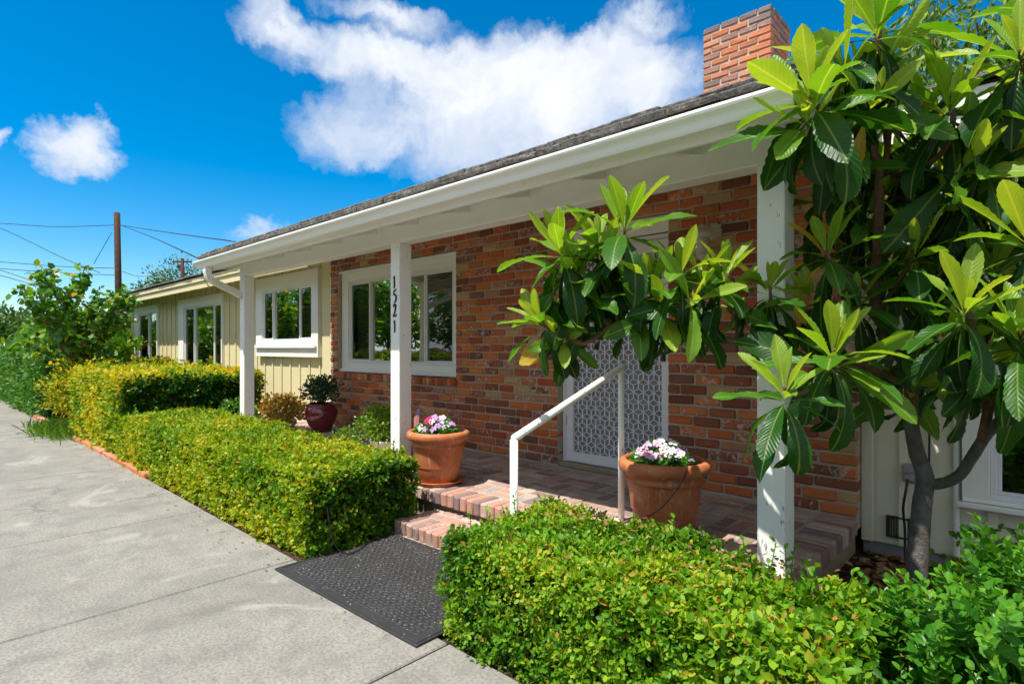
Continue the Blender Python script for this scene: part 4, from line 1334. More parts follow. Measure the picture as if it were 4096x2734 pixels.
# ------------------------------------------------------------------ hedges
def hedge(name, label, boxes, dens, size, mat, tv, tf, bias=None, twig=True, group=None, core_in=.085, wob=.03, sprigs=0, grow=None):
    """Clipped hedge: leaves over every face of one or more blocks, an opaque near-black core for the shade inside."""
    b0 = boxes[0]
    root = empty(name, ((b0[0] + b0[1]) / 2, (b0[2] + b0[3]) / 2, 0), label, 'hedge', group)
    Ps = []; Ns = []
    core = MB()
    for (x0, x1, y0, y1, z0, z1, faces) in boxes:
        core.box(x0 + core_in, x1 - core_in, y0 + core_in, y1 - core_in, z0 - .03, z1 - core_in, .03)  # solid dark block stands for the shaded inside between the leaves
        for fc in faces:
            if fc == 'T': A = (x1 - x0) * (y1 - y0); nn = (0, 0, 1)
            elif fc in 'FB': A = (x1 - x0) * (z1 - z0); nn = (0, -1 if fc == 'F' else 1, 0)
            else: A = (y1 - y0) * (z1 - z0); nn = (1 if fc == 'R' else -1, 0, 0)
            k = int(A * dens)
            u, w = rng.uniform(0, 1, k), rng.uniform(0, 1, k)
            if fc == 'T': P = np.stack([x0 + u * (x1 - x0), y0 + w * (y1 - y0), np.full(k, z1)], 1)
            elif fc in 'FB': P = np.stack([x0 + u * (x1 - x0), np.full(k, y0 if fc == 'F' else y1), z0 + w * (z1 - z0)], 1)
            else: P = np.stack([np.full(k, x1 if fc == 'R' else x0), y0 + u * (y1 - y0), z0 + w * (z1 - z0)], 1)
            # round the arrises
            rad = .07
            cN = np.tile(np.array(nn, float), (k, 1))
            for ax, lo, hi in ((0, x0, x1), (1, y0, y1), (2, z0 - 1, z1)):
                for sgn, lim in ((-1, lo), (1, hi)):
                    dd = (P[:, ax] - lim) * sgn
                    t = np.clip((dd + rad) / rad, 0, 1)
                    if abs(nn[ax]) < .5:
                        P -= np.array(nn) * (t ** 2 * rad * .45)[:, None]
                        cN[:, ax] += sgn * t * .8
            s = np.sin(P[:, 0] * 9.1 + P[:, 1] * 6.3 + P[:, 2] * 7.7) * .5 + np.sin(P[:, 0] * 21 - P[:, 1] * 17 + P[:, 2] * 24) * .6 + np.sin(P[:, 0] * 43 + P[:, 1] * 37 - P[:, 2] * 39) * .2
            depth = wob * s + wob * .4 - rng.exponential(.042, k)
            P += unit(cN) * depth[:, None]
            Ps.append(P); Ns.append(unit(cN))
    P = np.concatenate(Ps); Nn = np.concatenate(Ns)
    q_ = .022 / size
    gap = np.sin(P @ np.array((61., 23., 47.)) * q_) * np.sin(P @ np.array((-29., 67., 38.)) * q_ + 1.3) + .6 * np.sin(P @ np.array((97., -83., 71.)) * q_ + .7)
    keep = (gap < .42) | (rng.uniform(0, 1, len(P)) < .28)
    # every surviving point is a twig tip that carries a spiral of leaves
    per = 6
    P = P[keep][::per]; Nn = Nn[keep][::per]; kt = len(P)
    ax_ = unit(Nn * .9 + rng.normal(0, .55, (kt, 3)) + (0, 0, .3))
    ref = rvec(kt); e1 = unit(np.cross(ax_, ref)); e2 = np.cross(ax_, e1)
    ph = rng.uniform(0, 6.283, kt)
    PP = []; DD = []; NN = []; NS = []; TT = []
    tw = rng.normal(0, .12, kt)
    for j_ in range(per):
        an = ph + j_ * 2.4 + rng.normal(0, .25, kt)
        rd = e1 * np.cos(an)[:, None] + e2 * np.sin(an)[:, None]
        PP.append(P + ax_ * ((j_ - 4.2) * size * .42) + rd * size * .05)
        DD.append(ax_ * (.25 + .14 * j_) + rd * .9 + rng.normal(0, .18, (kt, 3)))
        NN.append(ax_ * .9 - rd * .35 + rng.normal(0, .25, (kt, 3)) + (0, 0, .25)); NS.append(Nn); TT.append(tw + .03 * (j_ - 2.5))
    P = np.concatenate(PP); D = np.concatenate(DD); NR = np.concatenate(NN); Nn = np.concatenate(NS); tw = np.concatenate(TT); k = len(P)
    patch = .5 + .5 * np.sin(P[:, 0] * 3.3 + 2) * np.sin(P[:, 1] * 5.1 + P[:, 2] * 4.3 + 1)
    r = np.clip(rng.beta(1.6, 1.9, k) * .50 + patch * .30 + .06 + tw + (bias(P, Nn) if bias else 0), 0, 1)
    r = np.where(rng.uniform(0, 1, k) < .03, rng.uniform(.92, 1, k), r * .93)
    sz = rng.uniform(.6, 1.35, k) * size * (grow(P) if grow else 1)
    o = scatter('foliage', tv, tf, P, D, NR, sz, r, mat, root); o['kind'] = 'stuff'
    core.build('dark_core', M_hedge_core, root)
    if sprigs:
        st = MB(); LP = []; LD = []
        for q in range(sprigs):
            bx_ = boxes[q % len(boxes)]
            x_, y_ = random.uniform(bx_[0] + .05, bx_[1] - .05), random.uniform(bx_[2] + .03, bx_[3] - .03)
            h_ = random.uniform(.04, .12); tp = Vector((x_ + random.uniform(-.04, .04), y_ + random.uniform(-.04, .04), bx_[5] + h_))
            bs = Vector((x_, y_, bx_[5] - .04)); st.tube([bs, tp], .0018, 5)
            for t in np.linspace(.3, 1, 7):
                p = bs.lerp(tp, float(t)); LP.append(tuple(p)); LD.append((random.uniform(-1, 1), random.uniform(-1, 1), .5))
        sh_ = st.build('shoots', M_lime, root); sh_['kind'] = 'stuff'
        LP = np.array(LP); LD = np.array(LD)
        o2 = scatter('shoot_leaves', tv, tf, LP, LD, rvec(len(LP)) * .4 + (0, 0, 1), rng.uniform(1.0, 1.7, len(LP)) * size, rng.uniform(.25, .6, len(LP)), mat, root); o2['kind'] = 'stuff'
    return root

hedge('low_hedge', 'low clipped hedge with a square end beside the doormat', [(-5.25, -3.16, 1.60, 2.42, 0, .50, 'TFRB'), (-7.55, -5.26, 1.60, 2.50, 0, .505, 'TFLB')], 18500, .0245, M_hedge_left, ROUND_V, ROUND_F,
      bias=lambda P, Nn: .07 + .24 * (Nn[:, 1] < -.5) * np.clip((.45 - P[:, 2]) * 3, 0, 1) * (.6 + .4 * np.sin(P[:, 0] * 4.3)) + .06 * (Nn[:, 2] > .5) - .30 * (Nn[:, 0] > .6), sprigs=26)  # front yellower low down; right end darkened to paint its shade
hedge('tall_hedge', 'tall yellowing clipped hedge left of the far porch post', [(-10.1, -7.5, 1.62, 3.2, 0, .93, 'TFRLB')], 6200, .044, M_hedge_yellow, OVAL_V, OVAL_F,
      bias=lambda P, Nn: .18 * (Nn[:, 2] > .5) + .08 * (Nn[:, 1] < -.5) - .55 * (Nn[:, 0] > .55), sprigs=20, wob=.045)  # right end painted dark for its shade, top and front yellowed as if lit
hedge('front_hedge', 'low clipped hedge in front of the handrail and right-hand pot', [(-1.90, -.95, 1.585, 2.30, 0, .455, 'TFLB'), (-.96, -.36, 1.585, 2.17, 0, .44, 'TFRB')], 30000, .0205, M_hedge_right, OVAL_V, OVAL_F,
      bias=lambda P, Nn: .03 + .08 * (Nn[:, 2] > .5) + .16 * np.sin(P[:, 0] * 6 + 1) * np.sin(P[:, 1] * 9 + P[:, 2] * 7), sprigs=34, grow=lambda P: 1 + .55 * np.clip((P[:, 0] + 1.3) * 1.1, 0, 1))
hedge('side_hedge_strip', 'sparse low end of hedge between porch corner and bush', [(-.95, -.45, 2.18, 2.54, 0, .24, 'TFRLB')], 9000, .024, M_hedge_right, OVAL_V, OVAL_F, wob=.06)
# dry clippings lying on the front hedge
k = 1500
P = np.stack([rng.uniform(-1.82, -.45, k), rng.uniform(1.66, 2.28, k), rng.uniform(.445, .485, k)], 1)
hot = np.exp(-((P[:, 0] + 1.55) ** 2 / .06 + (P[:, 1] - 2.16) ** 2 / .012)) + .8 * np.exp(-((P[:, 0] + .85) ** 2 / .05 + (P[:, 1] - 2.1) ** 2 / .02)) + .06
P = P[rng.uniform(0, 1, k) < hot]; k = len(P)
o = scatter('dry_clippings', OVAL_V, OVAL_F, P, rvec(k) * (1, 1, .3), rvec(k) * .6 + (0, 0, 1), rng.uniform(.014, .032, k), rng.uniform(0, 1, k), M_dry)
tag(o, 'dry brown clippings lying on the front hedge', 'clippings', kind='stuff')
k = 130
P = np.stack([rng.uniform(-9, -1.9, k), 1.56 - np.abs(rng.normal(0, .10, k)), np.full(k, .004)], 1)
o = scatter('stray_leaves', OVAL_V, OVAL_F, P, rvec(k) * (1, 1, .12), rvec(k) * .25 + (0, 0, 1), rng.uniform(.010, .026, k), rng.uniform(0, 1, k), M_dry)
tag(o, 'small dry leaves fallen on the concrete along the hedge', 'leaves', kind='stuff')
k = 1500
P = np.stack([rng.uniform(-.78, .3, k), rng.uniform(2.5, 4.02, k), rng.uniform(.0, .02, k)], 1)
o = scatter('leaf_litter', OVAL_V, OVAL_F, P, rvec(k) * (1, 1, .25), rvec(k) * .5 + (0, 0, 1), rng.uniform(.025, .075, k), rng.uniform(0, 1, k), M_dry)
tag(o, 'brown leaf litter on the soil beside the porch', 'leaf litter', kind='stuff')

# ------------------------------------------------------------------ round-leaved bush at the right
rb = empty('round_leaved_bush', (.02, 2.35, 0), 'glossy round-leaved green bush in front of the loquat trunk', 'bush')
cB = np.array((.02, 2.10, .04)); rB = np.array((.45, .62, .63))
ns = 900
d0 = rvec(ns); d0[:, 2] = np.abs(d0[:, 2])
bm_ = 1 + .12 * np.sin(d0[:, 0] * 6 + d0[:, 1] * 7) + .08 * np.sin(d0[:, 1] * 13 + 2)
tip = cB + d0 * rB * (bm_ * rng.uniform(.80, 1.06, ns))[:, None]
sax = unit(d0 * .9 + rng.normal(0, .35, (ns, 3)) + (0, 0, .55))
e1 = unit(np.cross(sax, rvec(ns))); e2 = np.cross(sax, e1)
st = MB()
for i in range(0, ns, 2):
    st.tube([tuple(cB + (tip[i] - cB) * .35), tuple(tip[i] - sax[i] * .13), tuple(tip[i])], [.004, .003, .0015], 5)
so_ = st.build('stems', M_lime, rb); so_['kind'] = 'stuff'
PP = []; DD = []; NN = []; SS = []; RR = []
tw = rng.normal(0, .10, ns)
for j_ in range(7):
    for sd in (-1, 1):
        rd = (e1 if j_ % 2 else e2) * sd
        PP.append(tip - sax * (.004 + .021 * j_)); DD.append(sax * (.75 - .07 * j_) + rd * (.55 + .07 * j_) + rng.normal(0, .12, (ns, 3)))
        NN.append(sax * .8 - rd * .5 + rng.normal(0, .2, (ns, 3)) + (0, 0, .2)); SS.append(rng.uniform(.8, 1.15, ns) * (.024 + .0045 * min(j_, 3))); RR.append(np.clip(.62 - .05 * j_ + tw + rng.normal(0, .08, ns), 0, .88))
P = np.concatenate(PP); D = np.concatenate(DD); NR = np.concatenate(NN); S = np.concatenate(SS); RN = np.concatenate(RR)
RN = np.where(rng.uniform(0, 1, len(P)) < .008, .97, RN)
order = np.argsort(np.linalg.norm(P - np.array((0, 0, 1.25)), axis=1))
v_ = [(0, 0, 0), (.15, .24, .05), (.45, .37, .09), (.8, .27, .06), (1, 0, 0), (.8, -.27, .06), (.45, -.37, .09), (.15, -.24, .05), (.5, 0, .0)]
RL = mesh('leaf', v_, [(0, 8, 2, 1), (8, 4, 3, 2), (0, 7, 6, 8), (8, 6, 5, 4)], True); RL.materials.append(M_round_o)
for nm, ix in (('lu', 0), ('lv', 1)):
    at = RL.attributes.new(nm, 'FLOAT', 'POINT'); at.data.foreach_set('value', [q[ix] for q in v_])
top300 = order[:300]
for i in top300:
    X = Vector(D[i]).normalized(); Z = Vector(NR[i]); Z = (Z - X * Z.dot(X)).normalized(); Y = Z.cross(X)
    M_ = Matrix((X, Y, Z)).transposed().to_4x4() @ Matrix.Scale(float(S[i]), 4); M_.translation = Vector(P[i])
    o = obj('leaf', RL, None, rb); o.matrix_basis = M_; o.color = (float(RN[i]), 0, 0, 1)
rest = order[300:]
o = scatter('foliage', v_, [(0, 8, 2, 1), (8, 4, 3, 2), (0, 7, 6, 8), (8, 6, 5, 4)], P[rest], D[rest], NR[rest], S[rest], RN[rest], M_round, rb, smooth=True); o['kind'] = 'stuff'
# looser, darker part of the planting along the pale wall
bush('wall_shrub', 'dark round-leaved shrub against the pale wall under the window', 'shrub', (.22, 3.1, .22), (.55, .42, .30), 2200, .045, M_round, ROUND_V, ROUND_F, stems=16, z_floor=0)

# ------------------------------------------------------------------ loquat tree
ROS=[
 ((-1.551, 1.972, 1.702),(-0.14, -0.2, 0.97),0.225,15),
 ((-1.297, 2.1, 1.79),(0.1, -0.04, 0.99),0.225,14),
 ((-1.427, 2.088, 1.733),(-0.14, 0.0, 0.99),0.19,10),
 ((-1.687, 1.982, 1.392),(-0.37, -0.48, 0.8),0.2,13),
 ((-1.532, 2.017, 1.594),(0.58, -0.42, 0.7),0.2,8),
 ((-1.216, 2.175, 1.533),(0.14, -0.0, 0.99),0.19,13),
 ((-1.093, 2.208, 1.592),(0.07, -0.07, 1.0),0.185,13),
 ((-0.965, 2.354, 1.575),(0.14, -0.0, 0.99),0.18,13),
 ((-1.025, 2.271, 1.552),(-0.14, 0.0, 0.99),0.15,9),
 ((-0.841, 2.525, 1.533),(0.13, -0.14, 0.98),0.18,12),
 ((-0.931, 2.495, 1.406),(-0.4, -0.74, 0.53),0.15,9),
 ((-1.023, 2.191, 1.457),(0.71, -0.55, 0.44),0.22,7),
 ((-1.585, 2.05, 1.297),(0.55, -0.82, 0.16),0.19,9),
 ((-1.506, 2.082, 1.4),(0.79, -0.37, 0.49),0.18,7),
 ((-1.264, 2.171, 1.46),(0.71, -0.55, 0.44),0.2,7),
 ((-0.597, 2.205, 2.161),(-0.21, -0.32, 0.92),0.235,16),
 ((-0.456, 2.583, 2.515),(0.07, 0.07, 1.0),0.25,15),
 ((-0.247, 2.778, 2.204),(0.14, -0.0, 0.99),0.22,15),
 ((-0.049, 2.826, 2.369),(-0.0, -0.14, 0.99),0.26,14),
 ((-0.03, 2.98, 2.287),(-0.02, -0.47, 0.88),0.26,12),
 ((-0.623, 2.632, 2.211),(0.58, -0.63, 0.51),0.24,9),
 ((-0.215, 2.808, 1.955),(0.71, -0.55, 0.44),0.26,9),
 ((-0.12, 2.897, 1.984),(0.64, -0.46, 0.62),0.25,10),
 ((-0.647, 2.61, 1.672),(-0.08, -0.2, 0.98),0.2,12),
 ((-0.549, 2.906, 1.863),(0.3, -0.33, 0.89),0.24,9),
 ((-0.383, 3.198, 1.98),(0.07, -0.07, 1.0),0.22,13),
 ((-0.474, 3.182, 2.135),(-0.07, -0.07, 1.0),0.22,11),
 ((-0.291, 3.216, 1.83),(0.14, -0.0, 0.99),0.22,12),
 ((-0.499, 3.09, 1.703),(-0.0, -0.14, 0.99),0.2,11),
 ((-0.09, 3.334, 2.173),(0.0, 0.0, 1.0),0.24,12),
 ((-0.373, 3.139, 2.192),(0.07, 0.07, 1.0),0.2,10),
 ((-0.531, 2.65, 2.364),(0.31, -0.56, 0.77),0.24,8),
 ((-0.432, 2.674, 2.4),(0.79, -0.37, 0.49),0.25,8),
 ((-0.543, 2.296, 1.252),(0.17, -0.18, 0.97),0.22,16),
 ((-0.632, 2.036, 1.121),(0.06, -0.27, 0.96),0.175,14),
 ((-0.182, 2.496, 1.406),(0.13, -0.14, 0.98),0.2,16),
 ((-0.363, 2.807, 1.668),(0.07, -0.07, 1.0),0.2,12),
 ((-0.044, 2.557, 1.306),(0.06, -0.21, 0.98),0.2,14),
 ((-0.517, 2.335, 1.188),(0.83, -0.5, 0.26),0.23,8),
 ((-0.244, 2.644, 1.295),(0.55, -0.79, 0.27),0.2,8),
 ((-0.027, 2.71, 1.653),(-0.01, -0.27, 0.96),0.24,13),
 ((-0.137, 2.676, 1.207),(0.63, -0.11, 0.77),0.2,8),
 ((-0.561, 2.758, 1.477),(-0.01, -0.3, 0.95),0.2,11),
 ((-0.359, 3.015, 1.481),(0.16, -0.01, 0.99),0.2,11),
 ((-0.128, 3.026, 1.589),(0.14, -0.0, 0.99),0.2,12),
 ((-0.415, 3.032, 1.087),(0.41, -0.9, 0.16),0.2,7),
 ((-0.317, 3.122, 1.065),(0.9, -0.43, 0.0),0.21,7),
 ((-0.033, 2.703, 1.155),(0.29, -0.75, 0.6),0.22,9),
 ((-0.715, 2.642, 1.478),(-0.09, -0.4, 0.91),0.17,10),
 ((-0.2, 3.164, 1.937),(0.14, -0.0, 0.99),0.22,12),
 ((-0.616, 2.229, 2.089),(0.19, -0.87, 0.46),0.23,10),
 ((-0.461, 2.51, 2.177),(0.52, -0.79, 0.31),0.24,9),
 ((-0.352, 2.885, 2.211),(0.24, -0.26, 0.94),0.22,11),
 ((-0.565, 2.482, 2.374),(-0.31, -0.44, 0.84),0.22,10),
 ((-1.403, 2.11, 1.674),(0.23, -0.08, 0.97),0.2,11),
 ((-1.488, 2.058, 1.555),(0.27, -0.5, 0.82),0.21,9),
 ((-1.161, 2.199, 1.413),(0.65, -0.69, 0.32),0.2,7),
 ((-0.994, 2.423, 1.46),(0.75, -0.58, 0.31),0.19,7),
 ((0.073, 3.213, 2.609),(0.14, 0.13, 0.98),0.25,13),
 ((0.106, 3.107, 2.121),(0.3, 0.14, 0.94),0.25,13),
 ((0.12, 3.12, 1.731),(0.3, 0.14, 0.94),0.25,13),
 ((0.101, 2.966, 1.383),(0.23, 0.07, 0.97),0.24,13),
 ((-0.588, 3.144, 2.295),(-0.01, -0.16, 0.99),0.23,11),
 ((-0.473, 3.456, 1.923),(0.07, -0.07, 1.0),0.23,12),
 ((-0.251, 3.663, 1.797),(0.16, -0.01, 0.99),0.23,12),
 ((-0.119, 3.717, 1.986),(0.07, -0.07, 1.0),0.23,12),
 ((-0.368, 3.622, 1.678),(0.07, -0.07, 1.0),0.22,12),
 ((-0.547, 3.387, 1.57),(-0.01, -0.16, 0.99),0.21,11),
 ((-0.091, 3.676, 1.51),(0.07, -0.07, 1.0),0.22,12),
 ((-0.218, 3.762, 1.331),(0.24, -0.26, 0.94),0.21,10),
 ((-0.41, 3.446, 1.266),(0.27, -0.29, 0.92),0.2,10),
 ((-0.718, 2.886, 1.98),(0.27, -0.5, 0.82),0.22,9),
 ((-0.629, 3.037, 1.759),(0.07, -0.41, 0.91),0.21,10),
 ((-0.593, 2.865, 2.084),(0.07, -0.23, 0.97),0.22,10),
]
BRN=[
 ([(-0.387, 3.016, 0.224),(-0.381, 3.022, 0.421),(-0.37, 3.033, 0.585),(-0.362, 3.04, 0.689),(-0.39, 3.014, 0.804),(-0.406, 2.999, 0.936),(-0.41, 2.995, 1.12),(-0.442, 2.965, 1.22),(-0.471, 2.938, 1.301),(-0.517, 2.895, 1.407),(-0.518, 2.867, 1.578),(-0.504, 2.853, 1.679),(-0.494, 2.821, 1.881),(-0.486, 2.801, 1.992),(-0.485, 2.775, 2.027),(-0.498, 2.722, 2.063),(-0.496, 2.683, 2.13),(-0.479, 2.644, 2.295),(-0.463, 2.604, 2.444),(-0.451, 2.588, 2.53),(-0.411, 2.597, 2.635)],0.046,0.014),
 ([(-0.359, 3.042, 0.668),(-0.318, 3.04, 0.664),(-0.243, 3.028, 0.717),(-0.165, 2.991, 0.878),(-0.114, 2.956, 0.958),(-0.039, 2.904, 1.052),(0.053, 2.921, 1.169)],0.025,0.017),
 ([(-0.167, 2.989, 0.871),(-0.148, 2.965, 0.991),(-0.125, 2.919, 1.098),(-0.141, 2.809, 1.167),(-0.156, 2.698, 1.234),(-0.173, 2.546, 1.347),(-0.182, 2.496, 1.404)],0.02,0.01),
 ([(-0.158, 2.998, 0.947),(-0.163, 2.952, 1.082),(-0.168, 2.92, 1.143),(-0.147, 2.734, 1.206)],0.01,0.007),
 ([(-0.41, 2.995, 1.1),(-0.46, 2.852, 1.136),(-0.56, 2.622, 1.171),(-0.735, 2.487, 1.213),(-0.859, 2.48, 1.252),(-0.939, 2.46, 1.276),(-0.99, 2.413, 1.29),(-1.051, 2.329, 1.314),(-1.141, 2.245, 1.355),(-1.282, 2.155, 1.371),(-1.386, 2.126, 1.351),(-1.439, 2.117, 1.309),(-1.512, 2.091, 1.27),(-1.581, 2.054, 1.297)],0.02,0.009),
 ([(-0.522, 2.891, 1.461),(-0.558, 2.788, 1.532),(-0.629, 2.641, 1.609),(-0.646, 2.611, 1.659)],0.013,0.008),
 ([(-0.481, 2.806, 1.992),(-0.464, 2.794, 2.038),(-0.451, 2.779, 2.192),(-0.434, 2.74, 2.283),(-0.428, 2.677, 2.395)],0.014,0.009),
 ([(-0.001, 2.87, 1.095),(-0.027, 2.71, 1.244),(-0.041, 2.56, 1.303)],0.014,0.009),
 ([(0.019, 2.889, 1.15),(-0.001, 2.87, 1.43),(-0.024, 2.713, 1.647)],0.016,0.009),
 ([(-0.008, 2.864, 1.523),(-0.068, 3.081, 1.855),(-0.108, 2.907, 1.975)],0.014,0.008),
 ([(-0.109, 2.934, 1.971),(-0.065, 2.947, 2.17),(-0.043, 2.9, 2.292),(-0.049, 2.826, 2.365)],0.012,0.008),
 ([(-0.492, 2.823, 1.966),(-0.382, 2.857, 1.993),(-0.271, 2.824, 2.041),(-0.242, 2.782, 2.14),(-0.247, 2.778, 2.199)],0.014,0.009),
 ([(-0.49, 2.688, 2.099),(-0.56, 2.622, 2.14),(-0.587, 2.393, 2.13),(-0.595, 2.207, 2.153)],0.013,0.008),
 ([(-0.507, 2.713, 1.175),(-0.524, 2.451, 1.196),(-0.544, 2.337, 1.207),(-0.543, 2.296, 1.248)],0.011,0.008),
 ([(-0.633, 2.473, 1.195),(-0.613, 2.232, 1.098),(-0.627, 2.082, 1.097),(-0.631, 2.037, 1.118)],0.01,0.007),
 ([(-0.808, 2.487, 1.237),(-0.83, 2.508, 1.402),(-0.841, 2.525, 1.527)],0.008,0.006),
 ([(-0.951, 2.45, 1.28),(-0.947, 2.413, 1.435),(-0.963, 2.356, 1.568)],0.008,0.006),
 ([(-1.037, 2.342, 1.309),(-1.074, 2.253, 1.454),(-1.092, 2.209, 1.586)],0.008,0.006),
 ([(-1.059, 2.294, 1.391),(-1.027, 2.283, 1.484),(-1.025, 2.271, 1.548)],0.006,0.005),
 ([(-1.168, 2.192, 1.362),(-1.21, 2.181, 1.457),(-1.216, 2.175, 1.529)],0.008,0.006),
 ([(-1.28, 2.156, 1.371),(-1.307, 2.118, 1.567),(-1.297, 2.1, 1.768)],0.009,0.006),
 ([(-1.339, 2.129, 1.361),(-1.42, 2.095, 1.575),(-1.427, 2.088, 1.73)],0.008,0.006),
 ([(-1.387, 2.125, 1.35),(-1.494, 2.066, 1.489),(-1.549, 2.028, 1.602),(-1.58, 2.013, 1.681)],0.009,0.006),
 ([(-1.512, 2.091, 1.274),(-1.607, 2.029, 1.322),(-1.68, 1.988, 1.366)],0.008,0.006),
 ([(-0.518, 2.894, 1.407),(-0.426, 2.857, 1.538),(-0.364, 2.805, 1.661)],0.011,0.007),
 ([(-0.41, 2.995, 1.12),(-0.37, 3.033, 1.297),(-0.359, 3.015, 1.476)],0.011,0.007),
 ([(-0.362, 3.04, 1.352),(-0.301, 3.137, 1.63),(-0.291, 3.216, 1.824)],0.01,0.007),
 ([(-0.301, 3.137, 1.63),(-0.216, 3.149, 1.785),(-0.2, 3.164, 1.932)],0.008,0.006),
 ([(-0.491, 2.823, 1.923),(-0.431, 3.017, 1.907),(-0.386, 3.168, 1.94),(-0.383, 3.198, 1.974)],0.009,0.006),
 ([(-0.162, 2.926, 1.143),(-0.124, 3.029, 1.396),(-0.128, 3.026, 1.584)],0.01,0.007),
 ([(-0.505, 2.851, 1.673),(-0.496, 2.956, 1.641),(-0.499, 3.09, 1.697)],0.007,0.005),
 ([(-0.495, 2.82, 1.86),(-0.528, 2.872, 1.842),(-0.549, 2.906, 1.861)],0.007,0.005),
 ([(-0.494, 2.739, 2.052),(-0.55, 2.796, 2.036),(-0.593, 2.865, 2.082)],0.007,0.005),
 ([(-0.464, 2.794, 2.08),(-0.455, 2.994, 2.062),(-0.474, 3.182, 2.131)],0.007,0.005),
 ([(-0.447, 2.769, 2.203),(-0.401, 2.935, 2.122),(-0.373, 3.139, 2.189)],0.007,0.005),
 ([(-0.102, 2.94, 1.991),(-0.085, 3.134, 2.076),(-0.09, 3.334, 2.171)],0.007,0.005),
]

lq = empty('loquat_tree', tuple(BRN[0][0][0][:2]) + (0,), 'loquat tree with large ribbed leaves arching across the porch front', 'tree')
trunk_pts = spline([(BRN[0][0][0][0] + .01, BRN[0][0][0][1], -.05)] + BRN[0][0], 5)
nT = len(trunk_pts)
cut = 6 * 5
t_ = MB(); t_.tube(trunk_pts[:cut + 1], [(.046 - .018 * i / cut) for i in range(cut + 1)], 14, True, .03); t_.build('trunk', M_bark_low, lq, True)
t_ = MB(); t_.tube(trunk_pts[cut:], [(.027 - .016 * i / (nT - cut)) for i in range(nT - cut)], 12, True, .07); t_.build('main_stem', M_bark, lq, True)
for bi, (pts, r0, r1) in enumerate(BRN[1:]):
    sp = spline(pts, 5); k = len(sp)
    t_ = MB(); t_.tube(sp, [r0 + (r1 - r0) * i / (k - 1) for i in range(k)], 9, True, .08); t_.build('branch', M_bark_low if bi == 0 else M_bark, lq, True)
stb = MB(); stb.tube([(-.42, 3.02, .98), (-.455, 2.97, 1.0), (-.485, 2.93, 1.0)], [.02, .019, .016], 9, True, .1); stb.build('cut_stub', M_bark, lq)

LN = 20
def loq_leaf(curl, fold, wid, twist, wave, seed):
    """Obovate, toothed, corrugated leaf; x runs 0..1 from stalk to tip."""
    rr = random.Random(seed)
    V = []; U = []; VV = []
    for i in range(LN + 1):
        s = i / LN
        w = wid * (max(0, math.sin(math.pi * min(1, (s ** 1.25))) ) ** .72) * (0.55 + .6 * s) * (1 if s < .97 else .8)
        w = max(w, .008 if s < .12 else 0)
        if i == LN: w = .001
        tooth = (1.05 if i % 2 else .97) if s > .2 else 1
        a = curl * s * s
        # centre line bends by `curl` (radians at the tip)
        n0 = 12; cx_ = cz_ = 0
        for k in range(n0):
            t = s * (k + .5) / n0; an = curl * t * 1.0
            cx_ += math.cos(an) * s / n0; cz_ += -math.sin(an) * s / n0
        an = curl * s
        ny_ = Vector((math.sin(an), 0, math.cos(an)))
        for j, q in enumerate((-1, -.5, 0, .5, 1)):
            y_ = q * w * tooth if abs(q) == 1 else q * w
            h_ = abs(q) * w * fold + (.0055 if (i % 2) else -.0055) * (1 if q else 0) * (w / wid if wid else 0) + wave * math.sin(s * 9 + q * 2 + seed) * abs(q) * w
            tw = twist * s
            yy_ = y_ * math.cos(tw) - h_ * math.sin(tw); hh = y_ * math.sin(tw) + h_ * math.cos(tw)
            p = Vector((cx_, yy_, cz_)) + ny_ * hh
            V.append((p.x, p.y, p.z)); U.append(s); VV.append(q * w)
    F = []
    for i in range(LN):
        for j in range(4): F.append((i * 5 + j, (i + 1) * 5 + j, (i + 1) * 5 + j + 1, i * 5 + j + 1))
    return V, F, U, VV
LV = [loq_leaf(c, f_, w, t, wv, i) for i, (c, f_, w, t, wv) in enumerate([
    (.15, .45, .125, .1, .1), (.35, .4, .135, -.15, .12), (-.25, .42, .12, .1, .08), (.25, .35, .14, .25, .2),        # young, upright
    (.7, .28, .14, .2, .15), (1.0, .22, .145, -.2, .15), (.5, .3, .135, .35, .25), (.3, .3, .15, -.4, .3),              # spreading
    (.8, .18, .145, .25, .2), (1.1, .2, .14, -.3, .3), (.5, .22, .155, .1, .35), (1.5, .25, .14, .5, .35)])]            # old, drooping
LM = []
for (V, F, U, VV) in LV:
    me = fast_mesh('loquat_leaf', np.array(V), np.array(F), {'lu': U, 'lv': VV}, True); me.materials.append(M_loq); LM.append(me)
rq = random.Random(42)
leaves = []
